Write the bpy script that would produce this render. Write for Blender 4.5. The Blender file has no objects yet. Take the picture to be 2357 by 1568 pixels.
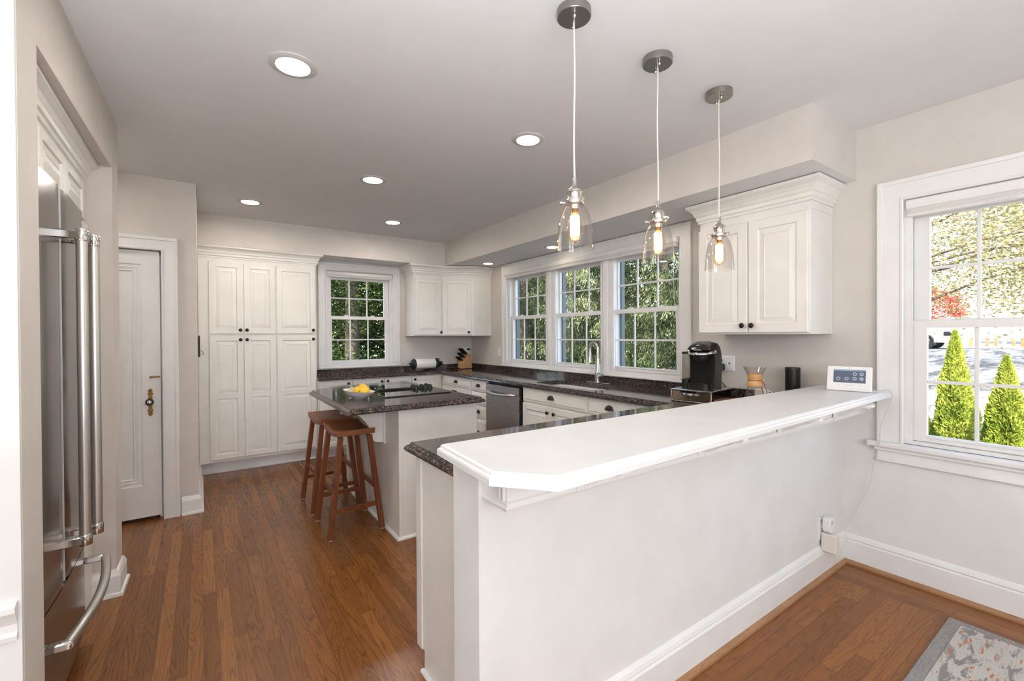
import bpy, bmesh, math, random
import numpy as np
from mathutils import Matrix, Vector
PI = math.pi
random.seed(7)
rng = np.random.default_rng(11)
S = bpy.context.scene
COL = S.collection

# ------------------------------------------------------------------ camera
CAM_H = 1.3632
yaw, pit, rol = math.radians(34.863), math.radians(-0.428), math.radians(-0.313)
fw = Vector((math.sin(yaw) * math.cos(pit), math.cos(yaw) * math.cos(pit), math.sin(pit)))
rt = Vector((math.cos(yaw), -math.sin(yaw), 0))
up = rt.cross(fw)
r2 = rt * math.cos(rol) + up * math.sin(rol)
u2 = up * math.cos(rol) - rt * math.sin(rol)
cd = bpy.data.cameras.new('camera')
cam = bpy.data.objects.new('camera', cd)
COL.objects.link(cam)
cam.matrix_world = Matrix(((r2.x, u2.x, -fw.x, 0), (r2.y, u2.y, -fw.y, 0), (r2.z, u2.z, -fw.z, CAM_H), (0, 0, 0, 1)))
cd.sensor_width = 36.0
cd.lens = 1031.26 * 36 / 2357
cd.shift_x = -1.48 / 2357
cd.shift_y = -4.0 / 2357
cd.clip_start = 0.05
cd.clip_end = 300
S.camera = cam

# ------------------------------------------------------------------ world, sun, fill lamps
W = bpy.data.worlds.new('world')
S.world = W
W.use_nodes = True
wn = W.node_tree.nodes
wl = W.node_tree.links
sky = wn.new('ShaderNodeTexSky')
sky.sky_type = 'NISHITA'
sky.sun_disc = False
sky.sun_elevation = math.radians(38)
sky.sun_rotation = math.radians(240)
sky.air_density = 1.0
sky.dust_density = 2.5
wn['Background'].inputs[1].default_value = 0.85
wl.new(sky.outputs[0], wn['Background'].inputs[0])

def lamp(name, kind, loc, rot=(0, 0, 0), energy=10, color=(1, 1, 1), **kw):
    d = bpy.data.lights.new(name, kind)
    d.energy = energy
    d.color = color
    for k, v in kw.items():
        setattr(d, k, v)
    o = bpy.data.objects.new(name, d)
    o.location = loc
    o.rotation_euler = rot
    COL.objects.link(o)
    return o

# sun standing over the house, lighting the yard sides of the trees
sd = Vector((0.62, 0.35, -0.70)).normalized()
so = lamp('sun', 'SUN', (-8, -5, 12), energy=15.0, color=(1.0, 0.94, 0.83), angle=0.01)
so.rotation_euler = sd.to_track_quat('-Z', 'Y').to_euler()
# unseen area lamps added before the solid dining walls to act as daylight
for x, e in ((-1.25, 62), (0.35, 36), (1.95, 2)):
    lamp('fill_front', 'AREA', (x, -3.12, 1.80), (PI / 2, 0, 0), energy=e, color=(0.90, 0.95, 1.0),
         shape='RECTANGLE', size=1.2, size_y=1.2)
for i, y in enumerate((-2.0, 0.2)):
    lamp('fill_side', 'AREA', (-2.75, y, 1.45), (PI / 2, 0, -PI / 2), energy=9, color=(0.88, 0.95, 1.0),
         shape='RECTANGLE', size=1.2, size_y=1.6)
# unseen uplights added behind the viewer, standing in for bounced flash
lamp('fill_uplight', 'AREA', (-0.05, -0.22, 1.0), (PI, 0, 0), energy=52, color=(0.90, 0.96, 1.0), shape='DISK', size=1.2)
lamp('fill_uplight', 'AREA', (2.0, -1.5, 0.95), (PI, 0, 0), energy=4, color=(0.92, 0.97, 1.0), shape='DISK', size=1.0)

# unseen lamp added in the hall recess to brighten the island side
lamp('hall_fill', 'AREA', (-0.95, 3.80, 2.553 - 0.03), (0, 0, 0), energy=4.5, color=(1.0, 0.96, 0.90), shape='DISK', size=0.25)

S.view_settings.view_transform = 'Standard'
S.view_settings.look = 'None'
S.view_settings.exposure = 0.42
S.view_settings.gamma = 1.0
S.view_settings.use_curve_mapping = False
S.render.engine = 'CYCLES'
cy = S.cycles
cy.use_denoising = True
cy.max_bounces = 10
cy.diffuse_bounces = 5
cy.glossy_bounces = 4
cy.transparent_max_bounces = 16
cy.transmission_bounces = 4
cy.caustics_reflective = False
cy.caustics_refractive = False
cy.sample_clamp_indirect = 6.0

# ------------------------------------------------------------------ materials
MAT = {}
class NT:
    def __init__(s, name):
        s.m = bpy.data.materials.new(name)
        s.m.use_nodes = True
        s.t = s.m.node_tree
        s.n = s.t.nodes
        s.b = s.n.get('Principled BSDF')
        MAT[name] = s.m
    def new(s, t, **kw):
        n = s.n.new(t)
        for k, v in kw.items():
            if k.startswith('i_'):
                key = k[2:]
                n.inputs[int(key) if key.isdigit() else key].default_value = v
            else:
                setattr(n, k, v)
        return n
    def link(s, a, b):
        s.t.links.new(a, b)
    def math(s, op, a, b=None, c=None):
        n = s.n.new('ShaderNodeMath')
        n.operation = op
        for i, v in enumerate((a, b, c)):
            if v is None:
                continue
            if isinstance(v, (int, float)):
                n.inputs[i].default_value = v
            else:
                s.link(v, n.inputs[i])
        return n.outputs[0]
    def ramp(s, fac, stops, interp='LINEAR'):
        n = s.n.new('ShaderNodeValToRGB')
        n.color_ramp.interpolation = interp
        e = n.color_ramp.elements
        while len(e) < len(stops):
            e.new(0.5)
        for el, (p, c) in zip(e, stops):
            el.position = p
            el.color = (*c, 1)
        s.link(fac, n.inputs[0])
        return n.outputs[0]
    def mix(s, fac, a, b, blend='MIX'):
        n = s.n.new('ShaderNodeMix')
        n.data_type = 'RGBA'
        n.blend_type = blend
        for sock, v in ((n.inputs[0], fac), (n.inputs[6], a), (n.inputs[7], b)):
            if isinstance(v, (int, float)):
                sock.default_value = v
            elif isinstance(v, tuple):
                sock.default_value = (*v, 1)
            else:
                s.link(v, sock)
        return n.outputs[2]
    def coord(s, scale=(1, 1, 1), rot=(0, 0, 0)):
        tc = s.new('ShaderNodeTexCoord')
        mp = s.new('ShaderNodeMapping')
        mp.inputs['Scale'].default_value = scale
        mp.inputs['Rotation'].default_value = rot
        s.link(tc.outputs['Object'], mp.inputs[0])
        return mp.outputs[0]
    def noise(s, vec, scale, detail=3, rough=0.5, dist=0.0):
        n = s.new('ShaderNodeTexNoise')
        n.inputs['Scale'].default_value = scale
        n.inputs['Detail'].default_value = detail
        n.inputs['Roughness'].default_value = rough
        n.inputs['Distortion'].default_value = dist
        if vec is not None:
            s.link(vec, n.inputs['Vector'])
        return n
    def bump(s, h, strength=0.1, dist=0.01):
        n = s.new('ShaderNodeBump')
        n.inputs['Strength'].default_value = strength
        n.inputs['Distance'].default_value = dist
        s.link(h, n.inputs['Height'])
        s.link(n.outputs[0], s.b.inputs['Normal'])

def plain(name, col, rough=0.5, metal=0.0, coat=0.0, spec=0.5, vary=0.03, scale=6.0, bump=0.0, bscale=200):
    t = NT(name)
    t.b.inputs['Roughness'].default_value = rough
    t.b.inputs['Metallic'].default_value = metal
    t.b.inputs['Coat Weight'].default_value = coat
    t.b.inputs['Specular IOR Level'].default_value = spec
    v = t.coord()
    n = t.noise(v, scale, 3)
    lo = tuple(c * (1 - vary) for c in col)
    hi = tuple(min(1, c * (1 + vary)) for c in col)
    t.link(t.ramp(n.outputs[0], [(0.3, lo), (0.7, hi)]), t.b.inputs['Base Color'])
    if bump > 0:
        t.bump(t.noise(v, bscale, 2).outputs[0], bump, 0.002)
    return t.m

plain('wall_paint', (0.630, 0.585, 0.540), 0.75, bump=0.08)
plain('wainscot_paint', (0.750, 0.742, 0.728), 0.55, bump=0.04)
plain('ceiling_paint', (0.760, 0.760, 0.760), 0.85, vary=0.015, bump=0.08)
plain('trim_white', (0.800, 0.790, 0.775), 0.35)
plain('vinyl_white', (0.800, 0.780, 0.760), 0.4)
plain('cabinet_cream', (0.790, 0.765, 0.720), 0.38)
plain('bar_white', (0.75, 0.745, 0.738), 0.33)
plain('shade_fabric', (0.74, 0.71, 0.68), 0.8)
plain('bronze_dark', (0.020, 0.015, 0.013), 0.28, metal=0.5)
plain('black_plastic', (0.007, 0.007, 0.0075), 0.38, spec=0.4)
plain('black_gloss', (0.010, 0.010, 0.011), 0.08, coat=0.5)
plain('black_iron', (0.012, 0.011, 0.011), 0.45)
plain('white_plastic', (0.80, 0.79, 0.78), 0.35)
plain('cream_plastic', (0.72, 0.68, 0.62), 0.4)
plain('porcelain', (0.86, 0.85, 0.83), 0.12, coat=0.4)
plain('paper_towel', (0.84, 0.80, 0.77), 0.9, bump=0.3, bscale=120)
plain('lemon_skin', (0.82, 0.50, 0.035), 0.4, vary=0.12, bump=0.4, bscale=160)
plain('garlic_skin', (0.76, 0.68, 0.60), 0.5, vary=0.15, scale=30)
plain('brushed_nickel', (0.58, 0.55, 0.51), 0.26, metal=1.0)
plain('ring_shaded', (0.60, 0.575, 0.55), 0.5)  # white trim ring, its shade put into a darker colour
plain('canopy_nickel', (0.36, 0.335, 0.31), 0.36, metal=1.0)
plain('polished_steel', (0.75, 0.74, 0.73), 0.12, metal=1.0)
plain('chrome_frame', (0.80, 0.78, 0.75), 0.10, metal=1.0)
plain('brass_old', (0.26, 0.15, 0.05), 0.3, metal=1.0, vary=0.3, scale=60)
plain('leather_tie', (0.26, 0.07, 0.02), 0.6)
plain('shoe_gap', (0.02, 0.015, 0.02), 0.8)
plain('cord_white', (0.72, 0.66, 0.60), 0.5)
plain('pendant_cable', (0.66, 0.63, 0.56), 0.4)
plain('icon_blue', (0.36, 0.42, 0.52), 0.4)
plain('mark_grey', (0.40, 0.38, 0.37), 0.5)
plain('mark_blue', (0.12, 0.22, 0.55), 0.5)
plain('logo_silver', (0.80, 0.80, 0.80), 0.3, metal=0.6)
plain('car_paint', (0.82, 0.84, 0.86), 0.2, coat=0.6)
plain('car_dark', (0.02, 0.02, 0.025), 0.2)
plain('bark', (0.075, 0.062, 0.050), 0.9, vary=0.35, scale=14, bump=0.8, bscale=18)
plain('house_siding', (0.75, 0.76, 0.78), 0.7)
plain('roof_shingle', (0.12, 0.12, 0.13), 0.9, vary=0.2)
plain('deck_wood', (0.62, 0.24, 0.10), 0.7, vary=0.2)
plain('deck_pale', (0.80, 0.66, 0.52), 0.7, vary=0.1)
plain('rubber_grey', (0.55, 0.53, 0.50), 0.6)
plain('sash_liner', (0.13, 0.165, 0.185), 0.45)

def mk_stainless(name, col, rough, sx):
    t = NT(name)
    t.b.inputs['Metallic'].default_value = 1.0
    v = t.coord(sx)
    n = t.noise(v, 1.0, 2)
    t.link(t.ramp(n.outputs[0], [(0.3, tuple(c * 0.93 for c in col)), (0.7, col)]), t.b.inputs['Base Color'])
    r = t.new('ShaderNodeMapRange', i_3=rough - 0.04, i_4=rough + 0.06)
    t.link(n.outputs[0], r.inputs[0])
    t.link(r.outputs[0], t.b.inputs['Roughness'])
mk_stainless('stainless', (0.53, 0.545, 0.575), 0.26, (30, 3, 300))
mk_stainless('handle_steel', (0.74, 0.71, 0.68), 0.34, (300, 300, 3))
mk_stainless('stainless_fridge', (0.31, 0.29, 0.272), 0.20, (30, 300, 3))
mk_stainless('sink_steel', (0.33, 0.325, 0.32), 0.22, (40, 40, 300))

def mk_mirror_bronze():
    t = NT('smoked_mirror')
    t.b.inputs['Metallic'].default_value = 1.0
    t.b.inputs['Roughness'].default_value = 0.12
    n = t.noise(t.coord(), 9, 2)
    t.link(t.ramp(n.outputs[0], [(0.3, (0.34, 0.27, 0.21)), (0.7, (0.46, 0.38, 0.30))]), t.b.inputs['Base Color'])
mk_mirror_bronze()

def mk_granite():
    t = NT('granite_brown')
    v = t.coord()
    vo = t.new('ShaderNodeTexVoronoi')
    vo.inputs['Scale'].default_value = 150
    wv = t.noise(v, 60, 2)
    mx = t.mix(0.012, v, wv.outputs['Color'], 'ADD')
    t.link(mx, vo.inputs['Vector'])
    sep = t.new('ShaderNodeSeparateColor')
    t.link(vo.outputs['Color'], sep.inputs[0])
    big = t.noise(v, 46, 3, 0.6)
    f = t.math('ADD', t.math('MULTIPLY', sep.outputs[0], 0.55), t.math('MULTIPLY', big.outputs[0], 0.62))
    c = t.ramp(f, [(0.36, (0.008, 0.008, 0.010)), (0.54, (0.020, 0.019, 0.021)), (0.62, (0.048, 0.038, 0.035)),
                   (0.71, (0.100, 0.064, 0.049)), (0.83, (0.210, 0.128, 0.096)), (0.93, (0.085, 0.072, 0.070))])
    fine = t.noise(v, 420, 2)
    c2 = t.mix(t.math('MULTIPLY', fine.outputs[0], 0.35), c, (0.035, 0.032, 0.034))
    t.link(c2, t.b.inputs['Base Color'])
    t.b.inputs['Roughness'].default_value = 0.075
    t.b.inputs['Specular IOR Level'].default_value = 0.5
mk_granite()

def plank_color(t, along, width, length, seed, stops, grain_dark):
    """returns (color, height) for boards running along axis 'X' or 'Y' in object space"""
    tc = t.new('ShaderNodeTexCoord')
    sp = t.new('ShaderNodeSeparateXYZ')
    t.link(tc.outputs['Object'], sp.inputs[0])
    a, c = (sp.outputs[1], sp.outputs[0]) if along == 'Y' else (sp.outputs[0], sp.outputs[1])
    row = t.math('FLOOR', t.math('DIVIDE', c, width))
    wn1 = t.new('ShaderNodeTexWhiteNoise', noise_dimensions='2D')
    cb = t.new('ShaderNodeCombineXYZ', i_1=seed)
    t.link(row, cb.inputs[0])
    t.link(cb.outputs[0], wn1.inputs['Vector'])
    sa = t.math('ADD', t.math('DIVIDE', a, length), t.math('MULTIPLY', wn1.outputs[0], 7.0))
    idx = t.math('FLOOR', sa)
    cb2 = t.new('ShaderNodeCombineXYZ', i_2=seed)
    t.link(row, cb2.inputs[0])
    t.link(idx, cb2.inputs[1])
    wn2 = t.new('ShaderNodeTexWhiteNoise', noise_dimensions='3D')
    t.link(cb2.outputs[0], wn2.inputs['Vector'])
    rnd = wn2.outputs[0]
    # grain: long cathedral figures, different on every board
    gv = t.new('ShaderNodeCombineXYZ')
    t.link(t.math('MULTIPLY', c, 13.0), gv.inputs[0])
    t.link(t.math('ADD', t.math('MULTIPLY', a, 0.85), t.math('MULTIPLY', rnd, 90.0)), gv.inputs[1])
    t.link(t.math('MULTIPLY', rnd, 37.0), gv.inputs[2])
    ng = t.noise(gv.outputs[0], 1.15, 2, 0.40, 0.5)
    bands = t.math('FRACT', t.math('MULTIPLY', ng.outputs[0], 17.0))
    line = t.math('POWER', t.math('ABSOLUTE', t.math('SUBTRACT', t.math('MULTIPLY', bands, 2.0), 1.0)), 3.0)
    fv = t.new('ShaderNodeCombineXYZ')
    t.link(t.math('MULTIPLY', c, 420.0), fv.inputs[0])
    t.link(t.math('ADD', t.math('MULTIPLY', a, 14.0), t.math('MULTIPLY', rnd, 50.0)), fv.inputs[1])
    nf = t.noise(fv.outputs[0], 1.0, 2, 0.6)
    base = t.ramp(rnd, stops)
    col = t.mix(t.math('MULTIPLY', line, 0.50), base, grain_dark)
    col = t.mix(t.math('MULTIPLY', t.math('GREATER_THAN', nf.outputs[0], 0.56), 0.22), col, grain_dark)
    fr = t.math('FRACT', t.math('DIVIDE', c, width))
    edge = t.math('MINIMUM', fr, t.math('SUBTRACT', 1.0, fr))
    gap = t.math('LESS_THAN', edge, 0.018)
    fr2 = t.math('FRACT', sa)
    e2 = t.math('MINIMUM', fr2, t.math('SUBTRACT', 1.0, fr2))
    gap2 = t.math('LESS_THAN', e2, 0.0014)
    g = t.math('MAXIMUM', gap, gap2)
    col = t.mix(t.math('MULTIPLY', g, 0.5), col, (0.035, 0.015, 0.006))
    return col, line, sp

OAK = [(0.0, (0.172, 0.061, 0.013)), (0.35, (0.205, 0.074, 0.016)), (0.7, (0.235, 0.086, 0.019)), (1.0, (0.290, 0.112, 0.026))]
def mk_floor():
    t = NT('oak_floor')
    col, line, sp = plank_color(t, 'Y', 0.0572, 0.95, 3.0, OAK, (0.050, 0.018, 0.006))
    t.link(col, t.b.inputs['Base Color'])
    t.b.inputs['Roughness'].default_value = 0.26
    t.b.inputs['Specular IOR Level'].default_value = 0.45
    t.bump(line, 0.05, 0.0008)
    t = NT('oak_floor_border')
    OAK2 = [(p, (c[0] * 1.25, c[1] * 1.25, c[2] * 1.3)) for p, c in OAK]
    cx, lx, sp = plank_color(t, 'X', 0.066, 1.25, 5.0, OAK2, (0.085, 0.032, 0.011))
    cyy, ly, sp2 = plank_color(t, 'Y', 0.066, 1.25, 9.0, OAK2, (0.085, 0.032, 0.011))
    mask = t.math('GREATER_THAN', sp.outputs[0], 2.908)
    t.link(t.mix(mask, cx, cyy), t.b.inputs['Base Color'])
    t.b.inputs['Roughness'].default_value = 0.34
    t.b.inputs['Specular IOR Level'].default_value = 0.4
    t.bump(lx, 0.05, 0.0008)
mk_floor()

def mk_wood(name, c0, c1, dark, scale=(60, 60, 4), rough=0.35):
    t = NT(name)
    v = t.coord(scale)
    n = t.noise(v, 1.0, 3, 0.6, 0.6)
    b = t.ramp(n.outputs[0], [(0.3, c0), (0.7, c1)])
    n2 = t.noise(t.coord(tuple(s * 4 for s in scale)), 1.0, 2)
    t.link(t.mix(t.math('MULTIPLY', t.math('GREATER_THAN', n2.outputs[0], 0.6), 0.3), b, dark), t.b.inputs['Base Color'])
    t.b.inputs['Roughness'].default_value = rough
mk_wood('stool_wood', (0.115, 0.028, 0.008), (0.215, 0.062, 0.018), (0.05, 0.012, 0.004))
mk_wood('stool_seat_wood', (0.200, 0.068, 0.026), (0.300, 0.110, 0.046), (0.10, 0.03, 0.01), (4, 60, 60), 0.45)
mk_wood('shoe_oak', (0.330, 0.170, 0.080), (0.420, 0.230, 0.115), (0.16, 0.07, 0.03), (6, 6, 60), 0.45)
mk_wood('block_wood', (0.480, 0.260, 0.110), (0.600, 0.350, 0.160), (0.32, 0.15, 0.06), (40, 40, 8), 0.45)
mk_wood('collar_wood', (0.560, 0.290, 0.100), (0.680, 0.390, 0.160), (0.38, 0.17, 0.05), (30, 30, 80), 0.4)
mk_wood('tray_wood', (0.220, 0.066, 0.024), (0.320, 0.110, 0.042), (0.12, 0.03, 0.01), (8, 60, 60), 0.4)

def mk_glass(name, tint=(1, 1, 1), refl=0.08, rough=0.0, edge=0.6):
    t = NT(name)
    t.n.remove(t.b)
    out = t.n['Material Output']
    tr = t.new('ShaderNodeBsdfTransparent')
    tr.inputs[0].default_value = (*tint, 1)
    gl = t.new('ShaderNodeBsdfGlossy')
    gl.inputs['Roughness'].default_value = rough
    lw = t.new('ShaderNodeLayerWeight', i_0=edge)
    n = t.noise(t.coord(), 2.0, 1)
    f = t.math('ADD', t.math('MULTIPLY', lw.outputs['Facing'], refl * 3.0), t.math('MULTIPLY', n.outputs[0], refl * 0.3))
    mx = t.new('ShaderNodeMixShader')
    t.link(t.math('MINIMUM', f, 0.9), mx.inputs[0])
    t.link(tr.outputs[0], mx.inputs[1])
    t.link(gl.outputs[0], mx.inputs[2])
    t.link(mx.outputs[0], out.inputs[0])
mk_glass('window_glass', (0.97, 0.985, 0.98), 0.03, 0.0, 0.3)
mk_glass('clear_glass', (0.965, 0.955, 0.94), 0.11, 0.02, 0.35)
mk_glass('amber_glass', (0.97, 0.90, 0.80), 0.10, 0.02, 0.35)
mk_glass('smoke_plastic', (0.42, 0.40, 0.38), 0.10, 0.05, 0.35)
mk_glass('tank_plastic', (0.74, 0.71, 0.67), 0.12, 0.08, 0.35)

def mk_emit(name, col, strength):
    t = NT(name)
    t.b.inputs['Base Color'].default_value = (*col, 1)
    t.b.inputs['Emission Color'].default_value = (*col, 1)
    n = t.noise(t.coord(), 3.0, 1)
    r = t.new('ShaderNodeMapRange', i_3=strength * 0.95, i_4=strength * 1.05)
    t.link(n.outputs[0], r.inputs[0])
    t.link(r.outputs[0], t.b.inputs['Emission Strength'])
mk_emit('led_lens', (1.0, 0.93, 0.85), 150.0)
mk_emit('soffit_lens', (1.0, 0.86, 0.68), 12.0)
mk_emit('filament', (1.0, 0.66, 0.34), 26.0)
mk_emit('lcd_screen', (0.055, 0.068, 0.10), 0.5)
mk_emit('lcd_bar', (0.16, 0.21, 0.29), 0.5)

def mk_cooktop():
    t = NT('cooktop_glass')
    n = t.noise(t.coord(), 12, 1)
    t.link(t.ramp(n.outputs[0], [(0, (0.006, 0.006, 0.007)), (1, (0.010, 0.010, 0.011))]), t.b.inputs['Base Color'])
    t.b.inputs['Roughness'].default_value = 0.03
    t.b.inputs['Specular IOR Level'].default_value = 0.8
    t.b.inputs['Coat Weight'].default_value = 0.6
mk_cooktop()

def mk_rug():
    t = NT('rug_pile')
    v = t.coord((1, 1, 1))
    st = t.coord((5.0, 17.0, 1))
    cream, grey, tan, orange = (0.60, 0.565, 0.52), (0.25, 0.235, 0.23), (0.46, 0.37, 0.30), (0.62, 0.16, 0.035)
    n1 = t.noise(st, 1.5, 4, 0.62, 0.5)
    n2 = t.noise(t.coord((6.5, 22.0, 1), (0, 0, 0.05)), 1.7, 4, 0.6, 0.7)
    n3 = t.noise(t.coord((7.0, 30.0, 2)), 1.2, 4, 0.65, 0.2)
    c = t.mix(t.ramp(n1.outputs[0], [(0.52, (0, 0, 0)), (0.58, (1, 1, 1))]), cream, grey)
    c = t.mix(t.math('MULTIPLY', t.math('GREATER_THAN', n2.outputs[0], 0.60), 0.8), c, tan)
    c = t.mix(t.math('GREATER_THAN', n3.outputs[0], 0.61), c, orange)
    fine = t.noise(v, 260, 2)
    c = t.mix(t.math('MULTIPLY', fine.outputs[0], 0.35), c, (0.35, 0.33, 0.31))
    t.link(c, t.b.inputs['Base Color'])
    t.b.inputs['Roughness'].default_value = 0.95
    t.bump(fine.outputs[0], 0.5, 0.004)
    t = NT('rug_edge')
    v = t.coord()
    n = t.noise(t.coord((60, 220, 60)), 1.0, 3)
    t.link(t.ramp(n.outputs[0], [(0.3, (0.24, 0.225, 0.215)), (0.7, (0.36, 0.34, 0.32))]), t.b.inputs['Base Color'])
    t.b.inputs['Roughness'].default_value = 0.95
    t.bump(n.outputs[0], 0.4, 0.004)
mk_rug()

def mk_leaf(name, stops, trans=0.45, clump=2.2):
    t = NT(name)
    t.n.remove(t.b)
    out = t.n['Material Output']
    g = t.new('ShaderNodeNewGeometry')
    big = t.noise(t.coord(), clump, 3)
    f = t.math('ADD', t.math('MULTIPLY', g.outputs['Random Per Island'], 0.62), t.math('MULTIPLY', t.math('SUBTRACT', big.outputs[0], 0.5), 2.1))
    col = t.ramp(t.math('ADD', f, 0.19), stops)
    d = t.new('ShaderNodeBsdfDiffuse')
    tl = t.new('ShaderNodeBsdfTranslucent')
    t.link(col, d.inputs[0])
    t.link(col, tl.inputs[0])
    mx = t.new('ShaderNodeMixShader', i_0=trans)
    t.link(d.outputs[0], mx.inputs[1])
    t.link(tl.outputs[0], mx.inputs[2])
    t.link(mx.outputs[0], out.inputs[0])
mk_leaf('spruce_needles', [(0, (0.011, 0.018, 0.010)), (0.55, (0.028, 0.041, 0.020)), (0.85, (0.130, 0.150, 0.075)), (1, (0.32, 0.33, 0.19))], 0.25, 1.3)  # clump noise paints sunlit and dark patches into the needle colour
mk_leaf('hedge_leaves', [(0, (0.012, 0.030, 0.014)), (0.55, (0.045, 0.080, 0.026)), (0.88, (0.115, 0.150, 0.045)), (1, (0.34, 0.33, 0.13))], 0.4, 1.6)
mk_leaf('autumn_leaves', [(0, (0.13, 0.14, 0.055)), (0.4, (0.27, 0.25, 0.12)), (0.85, (0.45, 0.39, 0.24)), (1, (0.42, 0.24, 0.13))], 0.5, 0.9)
mk_leaf('arborvitae_sprays', [(0, (0.11, 0.17, 0.025)), (0.5, (0.30, 0.36, 0.055)), (1, (0.52, 0.54, 0.13))], 0.4)
mk_leaf('red_leaves', [(0, (0.40, 0.06, 0.05)), (1, (0.62, 0.18, 0.15))], 0.4)

def mk_ground():
    t = NT('yard_ground')
    n = t.noise(t.coord((0.5, 1.4, 1)), 1.6, 5, 0.65)
    n2 = t.noise(t.coord(), 9.0, 3)
    c = t.ramp(n.outputs[0], [(0.40, (0.06, 0.06, 0.06)), (0.50, (0.22, 0.215, 0.205)), (0.66, (0.34, 0.335, 0.32))])  # dark streaks paint dappled shadows into the gravel colour
    t.link(t.mix(t.math('MULTIPLY', t.math('GREATER_THAN', n2.outputs[0], 0.62), 0.6), c, (0.45, 0.30, 0.14)), t.b.inputs['Base Color'])
    t.b.inputs['Roughness'].default_value = 0.9
mk_ground()

# ------------------------------------------------------------------ mesh helpers
ROOTM = {}
ID = Matrix.Identity(4)
def frame(o, u, v, w):
    return Matrix(((u[0], v[0], w[0], o[0]), (u[1], v[1], w[1], o[1]), (u[2], v[2], w[2], o[2]), (0, 0, 0, 1)))
def F_left(x):      # a face looking towards -x: u runs towards -y
    return frame((x, 0, 0), (0, -1, 0), (0, 0, 1), (-1, 0, 0))
def F_right(x):     # a face looking towards +x: u runs towards +y
    return frame((x, 0, 0), (0, 1, 0), (0, 0, 1), (1, 0, 0))
def F_near(y):      # a face looking towards -y: u runs towards +x
    return frame((0, y, 0), (1, 0, 0), (0, 0, 1), (0, -1, 0))
def F_far(y):       # a face looking towards +y: u runs towards -x
    return frame((0, y, 0), (-1, 0, 0), (0, 0, 1), (0, 1, 0))
def T(x, y, z): return Matrix.Translation((x, y, z))
def R(a, ax='Z'): return Matrix.Rotation(a, 4, ax)

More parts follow.
